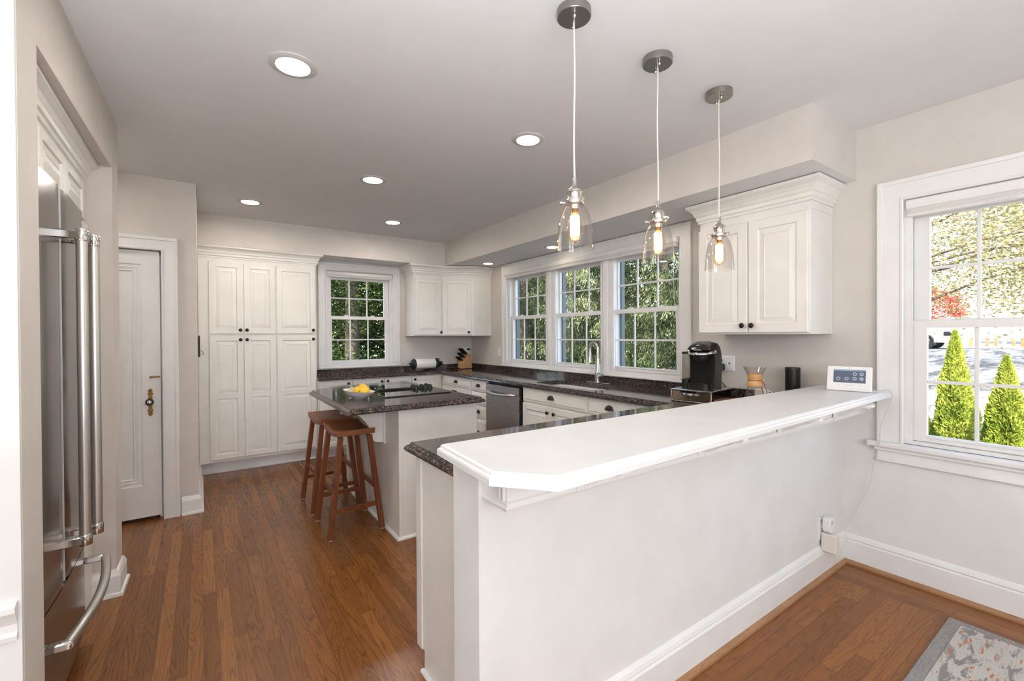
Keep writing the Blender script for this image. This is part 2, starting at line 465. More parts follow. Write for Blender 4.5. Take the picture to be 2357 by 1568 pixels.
class MB:
    def __init__(s, m=None):
        s.bm = bmesh.new()
        s.m = m or ID
        s.mi = 0
    def v(s, p):
        return s.bm.verts.new(s.m @ Vector(p))
    def f(s, vs):
        try:
            f = s.bm.faces.new(vs)
            f.material_index = s.mi
            return f
        except ValueError:
            return None
    def poly(s, pts):
        return s.f([s.v(p) for p in pts])
    def box(s, lo, hi, bev=0.0, seg=1):
        lo, hi = [min(a, b) for a, b in zip(lo, hi)], [max(a, b) for a, b in zip(lo, hi)]
        if bev <= 0:
            P = [(x, y, z) for x in (lo[0], hi[0]) for y in (lo[1], hi[1]) for z in (lo[2], hi[2])]
            V = [s.v(p) for p in P]
            for q in ((0, 1, 3, 2), (4, 6, 7, 5), (0, 4, 5, 1), (2, 3, 7, 6), (0, 2, 6, 4), (1, 5, 7, 3)):
                s.f([V[i] for i in q])
            return
        b = bmesh.new()
        bmesh.ops.create_cube(b, size=1.0)
        for vv in b.verts:
            vv.co = Vector([(l + h) / 2 + c * (h - l) for l, h, c in zip(lo, hi, vv.co)])
        bmesh.ops.bevel(b, geom=list(b.edges), offset=bev, segments=seg, profile=0.5, affect='EDGES')
        s.add(b)
    def add(s, b, m=None):
        mm = s.m @ m if m else s.m
        mp = {vv: s.bm.verts.new(mm @ vv.co) for vv in b.verts}
        for ff in b.faces:
            s.f([mp[q] for q in ff.verts])
        b.free()
    def ring_quads(s, A, B, closed=True):
        n = len(A)
        for i in range(n if closed else n - 1):
            j = (i + 1) % n
            s.f([A[i], A[j], B[j], B[i]])
    def lathe(s, prof, seg=24, m=None, cap=True):
        mm = m or ID
        rings = []
        for r, z in prof:
            rings.append([s.v(mm @ Vector((r * math.cos(2 * PI * k / seg), r * math.sin(2 * PI * k / seg), z))) for k in range(seg)] if r > 1e-6 else [s.v(mm @ Vector((0, 0, z)))])
        for A, B in zip(rings, rings[1:]):
            if len(A) == 1 and len(B) == 1:
                continue
            if len(A) == 1:
                for k in range(seg):
                    s.f([A[0], B[(k + 1) % seg], B[k]])
            elif len(B) == 1:
                for k in range(seg):
                    s.f([A[k], A[(k + 1) % seg], B[0]])
            else:
                s.ring_quads(A, B)
        if cap:
            for A in (rings[0], rings[-1]):
                if len(A) > 2:
                    s.f(A)
    def tube(s, pts, r, seg=8, cap=True, flat=1.0):
        pts = [Vector(p) for p in pts]
        rad = r if isinstance(r, (list, tuple)) else [r] * len(pts)
        rings = []
        nrm = None
        for i, p in enumerate(pts):
            d = (pts[min(i + 1, len(pts) - 1)] - pts[max(i - 1, 0)]).normalized()
            if nrm is None:
                nrm = d.orthogonal().normalized() if abs(d.z) < 0.9 else Vector((1, 0, 0))
            nrm = (nrm - d * nrm.dot(d)).normalized()
            bi = d.cross(nrm)
            rings.append([s.v(p + (nrm * math.cos(2 * PI * k / seg) + bi * math.sin(2 * PI * k / seg) * flat) * rad[i]) for k in range(seg)])
        for A, B in zip(rings, rings[1:]):
            s.ring_quads(A, B)
        if cap:
            s.f(rings[0][::-1])
            s.f(rings[-1])
    def nest(s, rect, levels, cap=True):
        u0, v0, u1, v1 = rect
        prev = None
        for ins, w in levels:
            ring = [s.v(p) for p in ((u0 + ins, v0 + ins, w), (u1 - ins, v0 + ins, w), (u1 - ins, v1 - ins, w), (u0 + ins, v1 - ins, w))]
            if prev:
                s.ring_quads(prev, ring)
            prev = ring
        if cap:
            s.f(prev)
    def door(s, u0, u1, v0, v1, t=0.02, st=0.055, splits=(), rail=None):
        """framed door with raised centre panels; splits = heights of middle rails"""
        rail = rail or st
        s.nest((u0, v0, u1, v1), [(0, 0), (0, t - 0.004), (0.004, t)], cap=False)
        e = 0.004
        U = [u0 + e, u0 + st, u1 - st, u1 - e]
        Vv = [v0 + e, v0 + rail]
        for q in splits:
            Vv += [q - rail * 0.5, q + rail * 0.5]
        Vv += [v1 - rail, v1 - e]
        for i in range(3):
            for j in range(len(Vv) - 1):
                if i == 1 and j % 2 == 1:
                    s.nest((U[1], Vv[j], U[2], Vv[j + 1]), [(0, t), (0.003, t - 0.007), (0.008, t - 0.009), (0.042, t - 0.001), (0.044, t - 0.003)])
                else:
                    s.poly([(U[i], Vv[j], t), (U[i + 1], Vv[j], t), (U[i + 1], Vv[j + 1], t), (U[i], Vv[j + 1], t)])
        s.poly([(u0, v0, 0), (u0, v1, 0), (u1, v1, 0), (u1, v0, 0)])
    def drawer(s, u0, u1, v0, v1, t=0.02):
        s.nest((u0, v0, u1, v1), [(0, 0), (0, t - 0.010), (0.006, t - 0.006), (0.022, t - 0.005), (0.028, t)])
        s.poly([(u0, v0, 0), (u0, v1, 0), (u1, v1, 0), (u1, v0, 0)])
    def sweep(s, path, prof, closed=False, flip=1):
        """profile [(out, z)] along a plan path [(x, y)] with mitred corners; out is to the left of travel times flip"""
        n = len(path)
        P = [Vector(p) for p in path]
        rings = []
        for i in range(n):
            a = P[i - 1] if (i > 0 or closed) else None
            b = P[(i + 1) % n] if (i < n - 1 or closed) else None
            ns = []
            for d in ((P[i] - a) if a is not None else None, (b - P[i]) if b is not None else None):
                if d is not None:
                    d = d.normalized()
                    ns.append(Vector((-d.y, d.x)) * flip)
            if len(ns) == 2:
                mm = (ns[0] + ns[1])
                mm = mm / max(1e-6, mm.dot(ns[0]))
            else:
                mm = ns[0]
            rings.append([s.v((P[i].x + mm.x * o, P[i].y + mm.y * o, z)) for o, z in prof])
        m = len(prof)
        for i in range(n if closed else n - 1):
            A, B = rings[i], rings[(i + 1) % n]
            for k in range(m - 1):
                s.f([A[k], A[k + 1], B[k + 1], B[k]])
            s.f([A[m - 1], A[0], B[0], B[m - 1]])
        if not closed:
            s.f(rings[0])
            s.f(rings[-1][::-1])
    def slab(s, poly, offs, prof, holes=(), zb=None):
        """worktop: flat-top polygon, per-edge flag (1 profiled, 0 against a wall), prof [(out, z)] from the top down"""
        n = len(poly)
        P = [Vector(p) for p in poly]
        area = sum(P[i].x * P[(i + 1) % n].y - P[(i + 1) % n].x * P[i].y for i in range(n))
        sg = 1 if area > 0 else -1
        nr = []
        for i in range(n):
            d = (P[(i + 1) % n] - P[i]).normalized()
            nr.append(Vector((d.y, -d.x)) * sg)
        rings = []
        for o, z in prof:
            ring = []
            for i in range(n):
                n0, n1 = nr[i - 1], nr[i]
                a, b = o * offs[i - 1], o * offs[i]
                det = n0.x * n1.y - n0.y * n1.x
                if abs(det) < 1e-6:
                    q = n1 * b
                else:
                    q = Vector(((a * n1.y - b * n0.y) / det, (n0.x * b - n1.x * a) / det))
                ring.append(s.v((P[i].x + q.x, P[i].y + q.y, z)))
            rings.append(ring)
        for A, B in zip(rings, rings[1:]):
            s.ring_quads(A, B)
        zt, zb = prof[0][1], prof[-1][1]
        for ring, z in ((rings[0], zt), (rings[-1], zb)):
            edges = [s.bm.edges.get((ring[i], ring[(i + 1) % n])) or s.bm.edges.new((ring[i], ring[(i + 1) % n])) for i in range(n)]
            for h in holes:
                hv = [s.v((x, y, z)) for x, y in h]
                edges += [s.bm.edges.new((hv[i], hv[(i + 1) % len(hv)])) for i in range(len(hv))]
            bmesh.ops.triangle_fill(s.bm, use_beauty=True, use_dissolve=False, edges=edges)
        for h in holes:
            A = [s.v((x, y, zt)) for x, y in h]
            B = [s.v((x, y, zb)) for x, y in h]
            s.ring_quads(A, B)
    def extrude_poly(s, pts, axis_vec):
        a = Vector(axis_vec)
        A = [s.v(p) for p in pts]
        B = [s.v(Vector(p) + a) for p in pts]
        s.ring_quads(A, B)
        s.f(A[::-1])
        s.f(B)
    def build(s, name, mat, parent=None, smooth=False, world=True, merge=True):
        bm = s.bm
        if merge:
            bmesh.ops.remove_doubles(bm, verts=bm.verts, dist=1e-5)
        bmesh.ops.recalc_face_normals(bm, faces=bm.faces)
        me = bpy.data.meshes.new(name)
        if parent is not None and world:
            bm.transform(ROOTM[parent.name].inverted())
        bm.to_mesh(me)
        bm.free()
        for mm in (mat if isinstance(mat, (list, tuple)) else [mat]):
            me.materials.append(MAT[mm])
        if smooth:
            me.polygons.foreach_set('use_smooth', [True] * len(me.polygons))
            try:
                me.set_sharp_from_angle(angle=math.radians(40))
            except Exception:
                pass
        o = bpy.data.objects.new(name, me)
        COL.objects.link(o)
        if parent is not None:
            o.parent = parent
            ROOTM[o.name] = ROOTM[parent.name]
        else:
            ROOTM[o.name] = ID
        return o

def thing(name, label, cat, loc=(0, 0, 0), rot=0.0, group=None):
    o = bpy.data.objects.new(name, None)
    o.empty_display_size = 0.05
    o.location = loc
    o.rotation_euler = (0, 0, rot)
    COL.objects.link(o)
    o['label'] = label
    o['category'] = cat
    if group:
        o['group'] = group
    ROOTM[o.name] = T(*loc) @ R(rot)
    return o
def tag(o, label, cat, group=None, kind=None):
    o['label'] = label
    o['category'] = cat
    if group:
        o['group'] = group
    if kind:
        o['kind'] = kind
    return o
def struct(o, label=None, cat=None):
    o['kind'] = 'structure'
    if label:
        o['label'] = label
    if cat:
        o['category'] = cat
    return o
def sroot(name, label, cat):
    o = thing(name, label, cat)
    o['kind'] = 'structure'
    return o
def recentre(o, loc):
    """give a one-mesh thing its origin at its base"""
    o.data.transform(T(-loc[0], -loc[1], -loc[2]))
    o.location = loc
    ROOTM[o.name] = T(*loc)
    return o
def copy_tree(o, name_parent=None):
    c = o.copy()
    COL.objects.link(c)
    if name_parent is not None:
        c.parent = name_parent
    for ch in list(o.children):
        copy_tree(ch, c)
    return c
def sphere_prof(r, z0=0.0, n=8, k=1.0):
    return [(r * math.sin(PI * i / n), z0 - k * r * math.cos(PI * i / n)) for i in range(n + 1)]
def text(name, body, size, mat, parent, m, ext=0.0004):
    c = bpy.data.curves.new(name, 'FONT')
    c.body = body
    c.size = size
    c.extrude = ext
    c.align_x = 'CENTER'
    c.align_y = 'CENTER'
    c.materials.append(MAT[mat])
    tmp = bpy.data.objects.new(name, c)
    COL.objects.link(tmp)
    me = bpy.data.meshes.new_from_object(tmp.evaluated_get(bpy.context.evaluated_depsgraph_get()))
    bpy.data.objects.remove(tmp)
    me.transform(m)
    if not me.materials:
        me.materials.append(MAT[mat])
    o = bpy.data.objects.new(name, me)
    COL.objects.link(o)
    o.parent = parent
    ROOTM[o.name] = ROOTM[parent.name]
    return o

# ------------------------------------------------------------------ dimensions
XR, YB, ZC, ZS = 3.171, 5.575, 2.553, 2.260
XS, YS, YSB = 2.588, 1.010, 5.232
YP, YK, XE = 1.0785, 1.2293, 0.632
YDW, XDW = 4.265, -0.020
CT = 0.915

# ------------------------------------------------------------------ the room
b = MB()
b.box((-3.0, YP, -0.06), (XR + 0.2, YB + 0.2, 0)); b.box((-3.0, -3.3, -0.06), (0.66, YP, 0))
struct(b.build('floor', 'oak_floor'), 'narrow brown oak strip floor of the kitchen', 'floor')
b = MB()
b.box((0.66, -3.3, -0.06), (XR + 0.2, YP, 0))
struct(b.build('floor_dining', 'oak_floor_border'), 'oak floor with a bordered edge in front of the peninsula', 'floor')
b = MB()
b.box((-3.0, -3.3, ZC), (XR + 0.2, YB + 0.2, ZC + 0.12))
ceil = struct(b.build('ceiling', 'ceiling_paint'), 'smooth white painted ceiling', 'ceiling')
b = MB()
b.mi = 0
b.box((XS, YS, ZS), (XR, YSB, ZC)); b.box((-0.02, YSB, ZS), (XR, YB, ZC))
bm = b.bm
bm.faces.ensure_lookup_table()
for f in bm.faces:
    f.normal_update()
for f in bm.faces:
    if max(v.co.z for v in f.verts) < ZS + 0.001:
        f.material_index = 1
b.build('soffit', ['wall_paint', 'ceiling_paint'], ceil)
b = MB()
b.extrude_poly([(-1.25, 1.94, ZS), (-0.404, 1.94, ZS), (-0.376, 3.147, ZS), (-1.25, 3.147, ZS)], (0, 0, ZC - ZS))
b.build('soffit', 'wall_paint', ceil)

def wall_with_holes(b, fr, u0, u1, v0, v1, depth, holes):
    """a wall of thickness depth behind plane w=0, with rectangular holes (u0,v0,u1,v1) sorted along u"""
    b.m = fr
    cur = u0
    for (a, c, d, e) in holes:
        b.box((cur, v0, -depth), (a, v1, 0))
        if c > v0 + 0.001:
            b.box((a, v0, -depth), (d, c, 0))
        b.box((a, e, -depth), (d, v1, 0))
        cur = d
    b.box((cur, v0, -depth), (u1, v1, 0))
    b.m = ID

W_TRI = (2.178, 4.655, 1.010, 2.150)     # y0, y1, z0, z1 of the sink window opening
W_DIN = (0.055, 0.790, 0.757, 2.092)
W_BCK = (1.214, 2.012, 1.022, 2.142)
b = MB()
wall_with_holes(b, F_left(XR), -YB, -YP, 0, ZC, 0.16, [(-W_TRI[1], W_TRI[2], -W_TRI[0], W_TRI[3])])
wall_with_holes(b, F_left(XR), -YP, 3.3, 0.95, ZC, 0.16, [(-W_DIN[1], 0.95, -W_DIN[0], W_DIN[3])])
b.mi = 1
b.m = F_left(XR)
b.box((-YP, 0, -0.16), (3.3, W_DIN[2], 0)); b.box((-YP, W_DIN[2], -0.16), (-W_DIN[1], 0.95, 0)); b.box((-W_DIN[0], W_DIN[2], -0.16), (3.3, 0.95, 0))
struct(b.build('wall_right', ['wall_paint', 'wainscot_paint']), 'long greige wall holding the sink and dining windows', 'wall')
b = MB()
wall_with_holes(b, F_near(YB), -0.14, XR + 0.16, 0, ZC, 0.16, [(W_BCK[0], W_BCK[2], W_BCK[1], W_BCK[3])])
struct(b.build('wall_back', 'wall_paint'), 'greige end wall behind the tall pantry', 'wall')
b = MB()
wall_with_holes(b, F_near(YDW), -1.5, -0.14, 0, ZC, 0.12, [(-0.955, 0.0, -0.236, 2.012)])
b.box((-0.14, YDW, 0), (XDW, YB, ZC))
struct(b.build('wall_door', 'wall_paint'), 'greige wall around the panelled door', 'wall')
b = MB()
b.extrude_poly([(-1.5, 3.147, 0), (-0.376, 3.147, 0), (-0.372, 3.319, 0), (-1.5, 3.319, 0)], (0, 0, ZC))
b.box((-1.62, 1.75, 0), (-1.5, YDW + 0.12, ZC))
struct(b.build('wall_left', 'wall_paint'), 'greige stub wall beyond the refrigerator', 'wall')
b = MB()
b.box((-1.5, 1.757, 0), (-0.400, 1.94, ZC))
b.mi = 1
b.box((-3.0, 1.745, 0), (-0.4015, 1.757, ZC))
struct(b.build('wall_front', ['wall_paint', 'wainscot_paint']), 'wall pier at the near side of the refrigerator', 'wall')
b = MB()
wall_with_holes(b, F_far(-3.2), -XR, 3.0, 0, ZC, 0.1, [])
b.box((-3.1, -3.3, 0), (-3.0, 1.757, ZC))
struct(b.build('wall_dining', 'wall_paint'), 'dining room walls behind the viewer', 'wall')

b = MB()
b.extrude_poly([(-4.6, -3.9, ZC + 0.12), (3.6, -3.9, ZC + 0.12), (-0.5, -3.9, 4.4)], (0, 10.0, 0))  # unseen roof, added and shaped for the shade it casts outside
struct(b.build('roof', 'roof_shingle'), 'unseen dark shingled house roof added to shade the yard', 'roof')

# peninsula half wall with the raised bar
b = MB()
b.box((XE, YP, 0), (XR, YK, 1.009))
struct(b.build('wall_peninsula', 'wainscot_paint'), 'white half wall carrying the raised bar', 'wall')

# ---- baseboards
BASE = [(0, 0), (0.018, 0), (0.018, 0.130), (0.012, 0.138), (0.017, 0.146), (0.012, 0.160), (0.004, 0.170), (0, 0.172)]
SHOE = [(0.018, 0), (0.036, 0), (0.035, 0.010), (0.030, 0.018), (0.018, 0.022)]
b = MB(); b.sweep([(XE, YP), (XR, YP), (XR, -3.2)], BASE, flip=-1)
struct(b.build('baseboard_dining', 'trim_white'), 'tall white baseboard around the dining corner', 'baseboard')
b = MB(); b.sweep([(XE, YP), (XR, YP), (XR, -3.2)], SHOE, flip=-1)
struct(b.build('trim_1', 'shoe_oak'), 'stained oak shoe moulding along the dining baseboard', 'trim')
BK = [(0, 0), (0.030, 0), (0.028, 0.014), (0.018, 0.020), (0.018, 0.105), (0.010, 0.128), (0.004, 0.136), (0, 0.138)]
b = MB(); b.sweep([(-0.485, 3.147), (-0.376, 3.147), (-0.372, 3.319), (-1.5, 3.319)], BK, flip=-1)
struct(b.build('baseboard_left', 'trim_white'), 'white baseboard wrapping the stub wall by the refrigerator', 'baseboard')
b = MB(); b.sweep([(-0.128, YDW), (XDW, YDW), (XDW, 5.29)], BK, flip=-1)
struct(b.build('baseboard_door', 'trim_white'), 'white baseboard beside the door casing', 'baseboard')
b = MB(); b.sweep([(-0.409, 1.745), (-1.2, 1.745)], [(0, 0.555), (0.010, 0.557), (0.012, 0.570), (0.006, 0.580), (0.006, 0.600), (0.016, 0.622), (0.024, 0.636), (0.024, 0.650), (0.010, 0.658), (0, 0.660)], flip=1)
struct(b.build('trim_2', 'trim_white'), 'white chair rail ending at the near wall pier', 'trim')
b = MB(); b.box((XR - 0.012, 0.91, 0.945), (XR, YP, 0.957)); b.box((XR - 0.018, 0.91, 0.957), (XR, YP, 0.968))
struct(b.build('trim_3', 'trim_white'), 'slim white moulding on the wall under the bar end', 'trim')

# ------------------------------------------------------------------ windows
def casing(b, u0, u1, v0, v1, wd, th=0.020, bottom=False):
    """flat casing with a raised outer band around an opening"""
    prof = [(-0.0015, 0), (-0.0015, th + 0.004), (0.003, th + 0.007), (0.011, th + 0.006), (0.014, th), (wd - 0.025, th), (wd - 0.022, th + 0.007), (wd - 0.004, th + 0.009), (wd, th + 0.006), (wd, 0)]
    b.sweep([(u0, v0), (u0, v1), (u1, v1), (u1, v0)], prof)

def double_hung(fr, root, u0, u1, v0, v1, gl, gu, ncol, lock=2):
    """gl / gu: glass rectangles (u0, v0, u1, v1) of lower and upper sash"""
    b = MB(fr)                                    # jamb liner
    d0, d1 = -0.155, -0.004
    jt = 0.022
    b.box((u0, v0, d0), (u0 + jt, v1, d1)); b.box((u1 - jt, v0, d0), (u1, v1, d1))
    b.box((u0 + jt, v1 - jt, d0), (u1 - jt, v1, d1)); b.box((u0 + jt, v0, d0), (u1 - jt, v0 + 0.018, d1))
    b.box((u0 + jt, v0 + 0.018, -0.028), (u0 + jt + 0.010, v1 - jt, -0.010)); b.box((u1 - jt - 0.010, v0 + 0.018, -0.028), (u1 - jt, v1 - jt, -0.010))
    b.build('jamb', 'vinyl_white', root)
    su0, su1 = u0 + jt + 0.002, u1 - jt - 0.002
    for nm, g, wc, lo, hi in (('lower_sash', gl, -0.048, v0 + 0.02, gl[3] + 0.040), ('upper_sash', gu, -0.088, gu[1] - 0.036, v1 - jt - 0.001)):
        b = MB(fr)
        t0, t1 = wc - 0.016, wc + 0.016
        a, c, d, e = g
        b.box((su0, lo, t0), (a, hi, t1), 0.0015); b.box((d, lo, t0), (su1, hi, t1), 0.0015)
        b.box((a, lo, t0), (d, c, t1), 0.0015); b.box((a, e, t0), (d, hi, t1), 0.0015)
        for q in range(1, ncol):
            x = a + (d - a) * q / ncol
            b.box((x - 0.008, c, wc - 0.006), (x + 0.008, e, wc + 0.006), 0.002)
        y = (c + e) / 2
        b.box((a, y - 0.008, wc - 0.0054), (d, y + 0.008, wc + 0.0054), 0.002)
        if nm == 'lower_sash':
            b.box((a + 0.01, c - 0.012, t1), (d - 0.02, c - 0.004, t1 + 0.007), 0.002)
        s = b.build(nm, 'vinyl_white', root)
        b = MB(fr)
        b.box((a - 0.004, c - 0.004, wc - 0.0015), (d + 0.004, e + 0.004, wc + 0.0015))
        b.build('pane', 'window_glass', s)
        if nm == 'lower_sash':
            for q in range(lock):
                x = a + (d - a) * (0.25 + 0.5 * q)
                b = MB(fr)
                b.box((x - 0.025, hi, wc - 0.012), (x + 0.025, hi + 0.006, wc + 0.012), 0.002)
                b.box((x - 0.012, hi + 0.004, wc - 0.008), (x + 0.030, hi + 0.014, wc + 0.008), 0.003)
                b.build('sash_lock', 'white_plastic', s)
    b = MB(fr)                                    # blue-grey outer track beside the panes
    b.box((u0 + jt, v0 + 0.02, -0.150), (u0 + jt + 0.024, v1 - jt, -0.106)); b.box((u1 - jt - 0.024, v0 + 0.02, -0.150), (u1 - jt, v1 - jt, -0.106))
    b.build('outer_track', 'sash_liner', root)

# window over the end-wall counter
w1 = sroot('window_1', 'small double-hung window on the end wall beside the pantry', 'window')
fb = F_near(YB)
b = MB(fb); casing(b, W_BCK[0], W_BCK[1], W_BCK[2] + 0.004, W_BCK[3], 0.090)
b.build('casing', 'trim_white', w1)
b = MB(fb); b.box((W_BCK[0] - 0.09, 0.982, 0), (W_BCK[1] + 0.10, 1.022, 0.034), 0.006); b.box((W_BCK[0], 1.004, -0.16), (W_BCK[1], 1.022, 0))
b.build('stool', 'trim_white', w1)
double_hung(fb, w1, W_BCK[0], W_BCK[1], W_BCK[2], W_BCK[3], (1.285, 1.075, 1.932, 1.567), (1.288, 1.605, 1.930, 2.046), 3)

# three units over the sink
ft = F_left(XR)
b = MB(ft)
casing(b, -W_TRI[1], -W_TRI[0], W_TRI[2], W_TRI[3], 0.100)
b.box((-W_TRI[1] - 0.105, 0.976, 0), (-W_TRI[0] + 0.12, 1.000, 0.040), 0.006)
b.box((-W_TRI[1], 0.99, -0.16), (-W_TRI[0], 1.010, 0.0))
b.box((-W_TRI[1], 1.000, 0), (-W_TRI[0], 1.028, 0.012), 0.002)
for y in (3.830, 2.992):
    b.box((-y - 0.052, W_TRI[2], -0.16), (-y + 0.052, W_TRI[3], -0.006), 0.002)
    b.box((-y - 0.030, W_TRI[2], -0.006), (-y + 0.030, W_TRI[3], 0.014), 0.004)
struct(b.build('trim_4', 'trim_white'), 'white casing, stool and mullions around the sink windows', 'trim')
for i, (ya, yb, g0, g1, lab) in enumerate(((4.655, 3.882, 4.585, 3.945, 'double-hung window over the sink beside the corner cupboard'),
                                    (3.778, 3.044, 3.740, 3.090, 'middle double-hung window behind the sink faucet'),
                                    (2.940, 2.178, 2.907, 2.250, 'double-hung window over the sink beside the coffee maker'))):
    w = sroot('window_%d' % (i + 2), lab, 'window')
    double_hung(ft, w, -ya, -yb, W_TRI[2], W_TRI[3], (-g0, 1.070, -g1, 1.560), (-g0, 1.602, -g1, 2.050), 3)

# dining window
w5 = sroot('window_5', 'tall double-hung window in the dining corner above the plug', 'window')
b = MB(ft); casing(b, -W_DIN[1], -W_DIN[0], W_DIN[2], W_DIN[3], 0.115)
b.build('casing', 'trim_white', w5)
b = MB(ft)
b.box((-0.945, 0.727, 0), (0.10, 0.757, 0.056), 0.008, 2); b.box((-W_DIN[1], 0.74, -0.16), (-W_DIN[0], 0.757, 0))
b.build('stool', 'trim_white', w5)
b = MB(ft)
b.box((-0.906, 0.652, 0), (0.06, 0.727, 0.020), 0.002); b.box((-0.916, 0.705, 0.0), (0.07, 0.727, 0.036), 0.005); b.box((-0.906, 0.645, 0), (0.06, 0.664, 0.028), 0.004)
b.build('apron', 'trim_white', w5)
double_hung(ft, w5, -W_DIN[1], -W_DIN[0], W_DIN[2], W_DIN[3], (-0.703, 0.812, -0.142, 1.392), (-0.700, 1.438, -0.145, 1.995), 3, 1)

# pulled-up cellular shades
def shade(name, label, fr, u0, u1, v1, h, d0):
    o = thing(name, label, 'window blind', tuple(fr @ Vector(((u0 + u1) / 2, v1 - h, d0))))
    b = MB(fr); b.box((u0, v1 - h * 0.55, d0), (u1, v1, d0 + 0.045), 0.004)
    b.build('headrail', 'vinyl_white', o)
    b = MB(fr)
    for k in range(3):
        z = v1 - h * (0.55 + 0.1 * k)
        b.box((u0 + 0.004, z - h * 0.095, d0 + 0.004), (u1 - 0.004, z, d0 + 0.040), 0.003)
    b.build('pleats', 'shade_fabric', o)
    b = MB(fr); b.box((u0 + 0.003, v1 - h, d0 + 0.002), (u1 - 0.003, v1 - h * 0.85, d0 + 0.044), 0.004); b.box(((u0 + u1) / 2 - 0.05, v1 - h + 0.004, d0 + 0.044), ((u0 + u1) / 2 + 0.05, v1 - h + 0.010, d0 + 0.050), 0.002)
    b.build('bottom_rail', 'vinyl_white', o)
    return o
shade('cellular_shade', 'pulled-up pale shade at the head of the end-wall window', fb, 1.220, 2.006, 2.136, 0.066, -0.030)
sh = shade('cellular_shade', 'long pulled-up pale shade across the sink windows', ft, -4.650, -2.184, 2.146, 0.078, 0.016)
b = MB(); b.tube([(XR - 0.05, 2.215, 2.09), (XR - 0.05, 2.213, 1.75), (XR - 0.03, 2.205, 1.45), (XR - 0.03, 2.196, 1.22)], 0.0022, 6)
b.build('lift_cord', 'cord_white', sh)
shade('cellular_shade', 'pulled-up pale shade at the head of the dining window', ft, -0.782, -0.063, 2.086, 0.090, -0.030)
b = MB(ft); b.box((-2.196, 1.18, 0.020), (-2.172, 1.24, 0.030), 0.003); b.box((-2.190, 1.195, 0.03), (-2.178, 1.225, 0.040), 0.003)
tag(recentre(b.build('cord_cleat', 'white_plastic'), (XR, 2.184, 1.18)), 'small white cord cleat on the sink window casing behind the coffee maker', 'cleat')

# ------------------------------------------------------------------ the panelled door
d1 = sroot('door_1', 'old white panelled door with a brass knob', 'door')
fd = F_near(YDW)
b = MB(frame((0, YDW + 0.012, 0), (1, 0, 0), (0, 0, 1), (0, -1, 0)))
L = b
L.nest((-0.95, 0.030, -0.248, 2.003), [(0, -0.036), (0, 0.0)], cap=False)
pu0, pu1, pv0, pv1 = -0.842, -0.356, 0.265, 1.905
for a, c, d, e in ((-0.95, 0.03, pu0, 2.003), (pu1, 0.03, -0.248, 2.003), (pu0, 0.03, pu1, pv0), (pu0, pv1, pu1, 2.003)):
    L.poly([(a, c, 0), (d, c, 0), (d, e, 0), (a, e, 0)])
L.nest((pu0, pv0, pu1, pv1), [(0, 0), (0.006, -0.006), (0.020, -0.008), (0.024, -0.004), (0.044, -0.010), (0.050, -0.004), (0.058, -0.012)])
b.build('door_panel', 'trim_white', d1)
b = MB(fd); casing(b, -0.955, -0.236, 0.0, 2.012, 0.098, 0.018)
b.box((-0.955, 0, -0.12), (-0.94, 2.01, -0.05)); b.box((-0.262, 0, -0.12), (-0.236, 2.012, -0.052)); b.box((-0.95, 1.985, -0.12), (-0.24, 2.012, -0.052)); b.box((-0.95, 0.0, -0.118), (-0.24, 2.0, -0.112))
b.build('casing', 'trim_white', d1)
kn = MB(fd @ T(-0.310, 0.879, -0.012))
kn.m = fd @ T(-0.310, 0.879, -0.012)
half = [(0.0, 0.104), (0.009, 0.098), (0.015, 0.088), (0.008, 0.078), (0.018, 0.066), (0.011, 0.052), (0.013, 0.020), (0.013, -0.020), (0.010, -0.044), (0.017, -0.058), (0.011, -0.072), (0.015, -0.084), (0.007, -0.096), (0.0, -0.104)]
kn.extrude_poly([(u, v, 0) for u, v in half] + [(-u, v, 0) for u, v in half[-2:0:-1]], (0, 0, 0.005))
kn.build('escutcheon', 'brass_old', d1, True)
b = MB(fd @ T(-0.312, 0.885, -0.008)); b.lathe([(0.009, 0), (0.009, 0.020), (0.022, 0.026), (0.026, 0.036), (0.023, 0.044), (0.010, 0.047), (0, 0.047)], 20)
k = b.build('door_knob', 'black_iron', d1, True)
b = MB(fd @ T(-0.312, 0.885, 0.040)); b.lathe([(0.017, 0), (0.016, 0.005), (0.007, 0.010), (0, 0.011)], 8)
b.build('glass_face', 'polished_steel', k)
b = MB(fd @ T(0, 0, -0.012)); b.box((-0.311, 1.062, 0), (-0.252, 1.074, 0.008), 0.002); b.lathe([(0.008, 0), (0.008, 0.012), (0, 0.014)], 10, T(-0.305, 1.068, 0))
b.build('slide_bolt', 'brass_old', d1)
# dark board with hooks on the return wall beside the pantry
o = thing('key_rack', 'narrow black key board with a wire hook beside the pantry', 'key rack', (XDW, 4.86, 1.19))
b = MB(F_right(XDW)); b.box((4.74, 1.19, 0), (4.98, 1.375, 0.016), 0.003)
b.build('board', 'black_plastic', o)
b = MB(); b.tube([(XDW + 0.016, 4.84, 1.245), (XDW + 0.034, 4.84, 1.235), (XDW + 0.040, 4.84, 1.215), (XDW + 0.034, 4.84, 1.205), (XDW + 0.016, 4.84, 1.225)], 0.003, 6)
b.build('hook', 'brushed_nickel', o)

